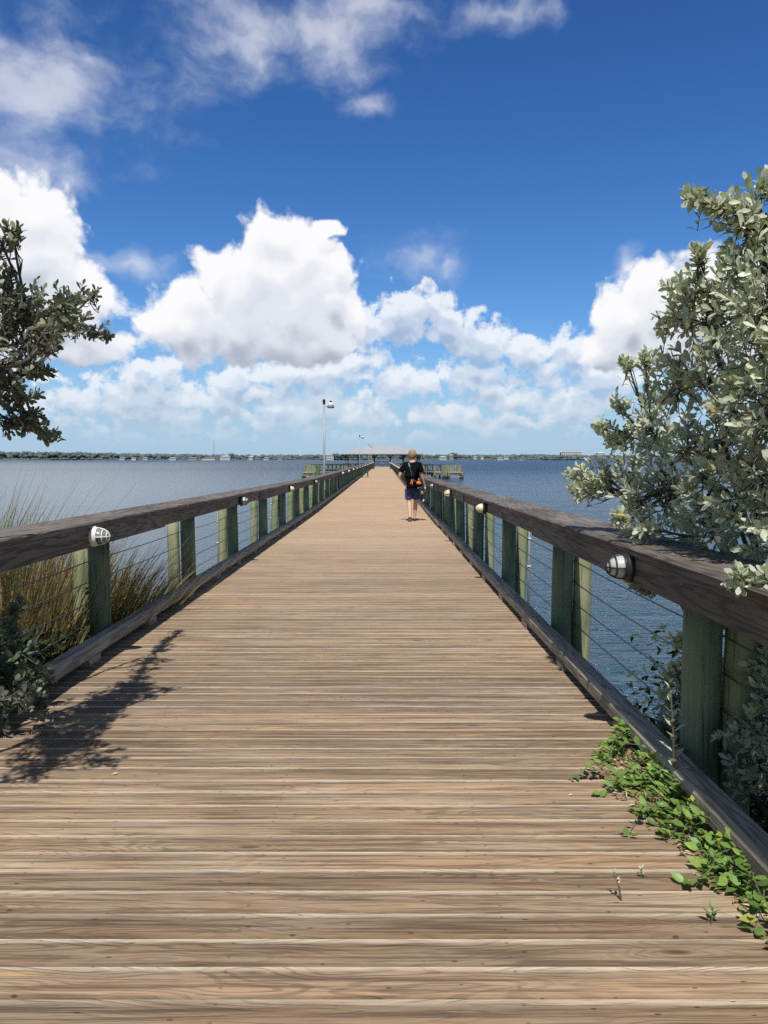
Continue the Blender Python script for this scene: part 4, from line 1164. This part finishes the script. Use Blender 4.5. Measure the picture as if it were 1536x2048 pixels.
M['shorts'] = simple('navy cloth', (.055,.07,.17), .85, var=.2, scale=24, bump=.5, bscale=24)
M['shoe'] = simple('black rubber', (.012,.012,.013), .6)
M['orange'] = simple('orange nylon', (.95,.20,.03), .55, var=.1, scale=40)
PY = 18.2
P_ = thing('person', 'person in black t-shirt and navy shorts walking away with one arm bent', 'person', (.655, PY, zdeck(PY)))
J = [((.01,.0,.86), (.100,.08)),      # 0 pelvis
     ((.008,-.01,1.05), (.100,.075)), # 1 waist
     ((.01,-.02,1.24), (.145,.10)),  # 2 chest
     ((.012,-.03,1.37), (.085,.075)),# 3 neck base
     ((.012,-.015,1.45), .05),       # 4 neck
     ((.012,.0,1.53), (.068,.075)),  # 5 skull low
     ((.012,.005,1.60), (.070,.085)),# 6 skull
     ((.012,.0,1.645), (.045,.055)), # 7 crown
     ((-.165,-.02,1.335), .055), ((-.235,-.05,1.20), .045), ((-.295,-.06,1.06), .038), ((-.225,.06,.965), .033), ((-.15,.14,.93), .024),   # 8-12 left arm bent forward
     ((.183,-.015,1.325), .042), ((.212,-.03,1.19), .040), ((.228,-.01,1.05), .038), ((.285,.05,.90), .031), ((.31,.075,.815), .024),  # 13-17 right arm
     ((-.085,-.01,.78), (.085,.09)), ((-.065,-.04,.47), .058), ((-.055,-.12,.30), .052), ((-.05,-.21,.10), .034), ((-.05,-.225,.06), .036), ((-.055,-.12,.025), .032), ((-.055,-.06,.018), .022), # 18-24 left leg trailing
     ((.085,.03,.78), (.085,.09)), ((.095,.09,.46), .058), ((.085,.10,.30), .052), ((.065,.10,.09), .033), ((.065,.085,.05), .036), ((.07,.19,.03), .03), ((.07,.26,.02), .02)]  # 25-31 right leg leading
E = [(0,1),(1,2),(2,3),(3,4),(4,5),(5,6),(6,7),(2,8),(8,9),(9,10),(10,11),(11,12),(2,13),(13,14),(14,15),(15,16),(16,17),
     (0,18),(18,19),(19,20),(20,21),(21,22),(22,23),(23,24),(0,25),(25,26),(26,27),(27,28),(28,29),(29,30),(30,31)]
# hands: palm and five fingers each
def hand(w0, d, side, up, curl):
    d = Vector(d).normalized(); up = Vector(up); s = d.cross(up).normalized()*side; up = s.cross(d).normalized()*side
    base = len(J); pi = w0
    J.append((tuple(Vector(J[pi][0])+d*.045), (.034,.018))); E.append((pi, base))
    W0 = Vector(J[base][0])
    for k, (o_, L) in enumerate(((-.028,.062),(-.010,.072),(.009,.068),(.026,.054))):
        a = W0 + d*.035 + s*o_; b = a + d*L*.5 + up*curl*.3*L; c = b + d*L*.3 + up*curl*L*.7
        i = len(J); J.extend([(tuple(a), .0105), (tuple(b), .009), (tuple(c), .0075)]); E.extend([(base, i), (i, i+1), (i+1, i+2)])
    a = W0 - d*.01 - s*.04 ; b = a + d*.035 - s*.012 + up*.012
    i = len(J); J.extend([(tuple(a), .012), (tuple(b), .009)]); E.extend([(base, i), (i, i+1)])
hand(12, (.6,.75,-.2), 1, (0,-.3,1), -.5)
hand(17, (.15,.15,-.95), 1, (-1,0,-.1), .8)
skin('body', J, E, M['skin'], P_)
# nose and ears belong to the continuous body read; hair, clothes and shoes are parts
q = MB()
bmh = bmesh.new(); bmesh.ops.create_uvsphere(bmh, u_segments=22, v_segments=14, radius=1)
for v in bmh.verts:
    c = v.co
    f = 1 + .05*math.sin(c.x*9+c.z*5) + .04*math.sin(c.y*13+c.x*7) + (.06 if c.z < -.3 else .02)*math.sin(c.x*24+c.y*17)
    z = c.z
    if c.y > .35 and z < .35: f *= .72                 # open over the face
    low = -1.15 if c.y < .3 else -.6
    v.co = Vector((c.x*.098*f, (c.y*.108*f)-.006, max(z, low)*(.118+.022*max(0,-c.z)*(c.y<.2))*f))
    if c.y < .1 and z < -.55: v.co.x *= .80
mh = bpy.data.meshes.new('hair'); bmh.to_mesh(mh); bmh.free(); mh.materials.append(M['hair'])
for p in mh.polygons: p.use_smooth = True
h = bpy.data.objects.new('hair', mh); COL.objects.link(h); h.parent = P_; h.location = (.012,-.004,1.567)
for s in (-1,1):
    q = MB(); q.lathe([(.004,0),(.017,.004),(.02,.010),(.012,.014)], 10, Matrix.Rotation(s*PI/2,3,'Y')); e = q.build('ear', M['skin'], P_, True); e.location = (.012+s*.076,.012,1.535); e.scale = (1,.75,1.4)
q = MB(); q.add([(-.014,.080,1.515),(.014,.080,1.515),(0,.108,1.52),(0,.082,1.56)], [(0,1,2),(0,2,3),(1,3,2),(0,3,1)]); q.build('nose', M['skin'], P_)
# t-shirt
skin('t_shirt', [((.0,-.01,.90), (.195,.13)), ((.004,-.012,1.06), (.185,.120)), ((.01,-.02,1.22), (.172,.122)), ((.012,-.03,1.345), (.125,.09)), ((.012,-.026,1.405), (.062,.058)),
     ((-.165,-.022,1.325), .082), ((-.235,-.045,1.20), .078), ((-.262,-.052,1.145), .074), ((.185,-.022,1.325), .082), ((.213,-.03,1.20), .075), ((.222,-.025,1.135), .072), ((-.002,-.01,.815), (.200,.135))],
     [(0,1),(1,2),(2,3),(3,4),(2,5),(5,6),(6,7),(2,8),(8,9),(9,10),(0,11)], M['shirt'], P_)
# shorts
skin('shorts', [((0,0,.83), (.150,.115)), ((-.082,-.01,.72), (.102,.105)), ((-.075,-.03,.60), (.098,.10)), ((-.072,-.045,.485), (.098,.098)), ((.085,.035,.72), (.098,.105)), ((.092,.065,.60), (.092,.10)), ((.098,.085,.485), (.09,.098))],
     [(0,1),(1,2),(2,3),(0,4),(4,5),(5,6)], M['shorts'], P_)
for (x, y, z, rx, nm) in ((-.053,-.165,.028,.55,'shoe'), (.068,.14,.008,0,'shoe')):
    q = MB(); 
    prof = [(-.13,.030),(-.10,.040),(-.02,.036),(.05,.044),(.10,.040),(.135,.022)]
    vs = []; n = len(prof)
    for (yy, ww) in prof: vs += [(-ww,yy,0),(ww,yy,0),(-ww,yy,.024),(ww,yy,.024)]
    fs = [(0,2,3,1),(4*(n-1),4*(n-1)+1,4*(n-1)+3,4*(n-1)+2)]
    for i in range(n-1):
        a, b = 4*i, 4*i+4; fs += [(a,a+1,b+1,b),(a+2,b+2,b+3,a+3),(a,b,b+2,a+2),(a+1,a+3,b+3,b+1)]
    q.add(vs, fs); q.tube([(-.038,.02,.02),(-.02,.05,.062),(.02,.05,.062),(.038,.02,.02)], .009, 6)
    if nm: o = q.build('shoe', M['shoe'], P_); o.location = (x, y, z); o.rotation_euler = (-rx, 0, 0)
# sling bag worn behind the hip, its strap across the back
bg_ = thing('sling_bag', 'black sling bag with orange straps worn across the walking person\'s back', 'bag', (.655, PY, zdeck(PY)))
q = MB()
pts = [(-.085,-.10,1.365),(-.06,-.150,1.28),(-.03,-.158,1.17),(0,-.152,1.06),(.03,-.160,.98),(.10,-.155,.935)]
for i in range(len(pts)-1): q.bar(pts[i], pts[i+1], .03, .006, (0,-1,.1))
q.build('strap', M['dkgreen'], bg_)
q = MB(); q.lathe([(.03,-.085),(.062,-.07),(.075,0),(.062,.07),(.03,.085)], 14, Matrix.Rotation(PI/2,3,'Y') @ Matrix.Scale(.62,3,Vector((0,1,0)))); o = q.build('pouch', M['shirt'], bg_, True); o.location = (.15,-.155,.885)
q = MB(); q.lathe([(.015,-.062),(.036,-.05),(.044,-.01),(.034,.045),(.012,.06)], 14, Matrix.Rotation(PI/2+.15,3,'Y') @ Matrix.Scale(.55,3,Vector((0,1,0)))); o = q.build('orange_pocket', M['orange'], bg_, True); o.location = (.155,-.19,.905); o.scale = (.9,.8,.85)
for dx in (0,.032):
    q = MB(); q.bar((-.035+dx,-.168,.885-dx*.3),(-.012+dx,-.172,.99),.020,.010,(0,-1,0)); q.build('orange_strap', M['orange'], bg_)
for o in bg_.children: o.location.y -= .055 if o.name.startswith('strap') else .03
# unidentified dark gear hanging from the right hand, modelled as a camera
gr = thing('camera', 'dark camera with grey lens face hanging from the walking person\'s right hand', 'camera', (.655+.30, PY+.08, zdeck(PY)))
Rm = Matrix.Rotation(.25,3,'Y')
q = MB(); q.obox((-.04,0,.60), .12, .09, .17, Rm); q.obox((-.045,-.01,.71), .07, .07, .06, Rm); q.build('body', M['black'], gr)
q = MB(); q.lathe([(.040,0),(.042,.03),(.034,.034)], 16, Matrix.Rotation(PI/2,3,'X'), (-.065,-.045,.665)); q.build('lens', M['greymetal'], gr, True)
q = MB(); q.tube([(-.01,0,.745),(.01,0,.79),(.022,0,.755),(.0,0,.70)], .006, 6); q.build('strap', M['black'], gr)
q = MB(); q.obox((-.025,-.03,.49), .03, .04, .05, Rm); q.build('tag', M['white'], gr)
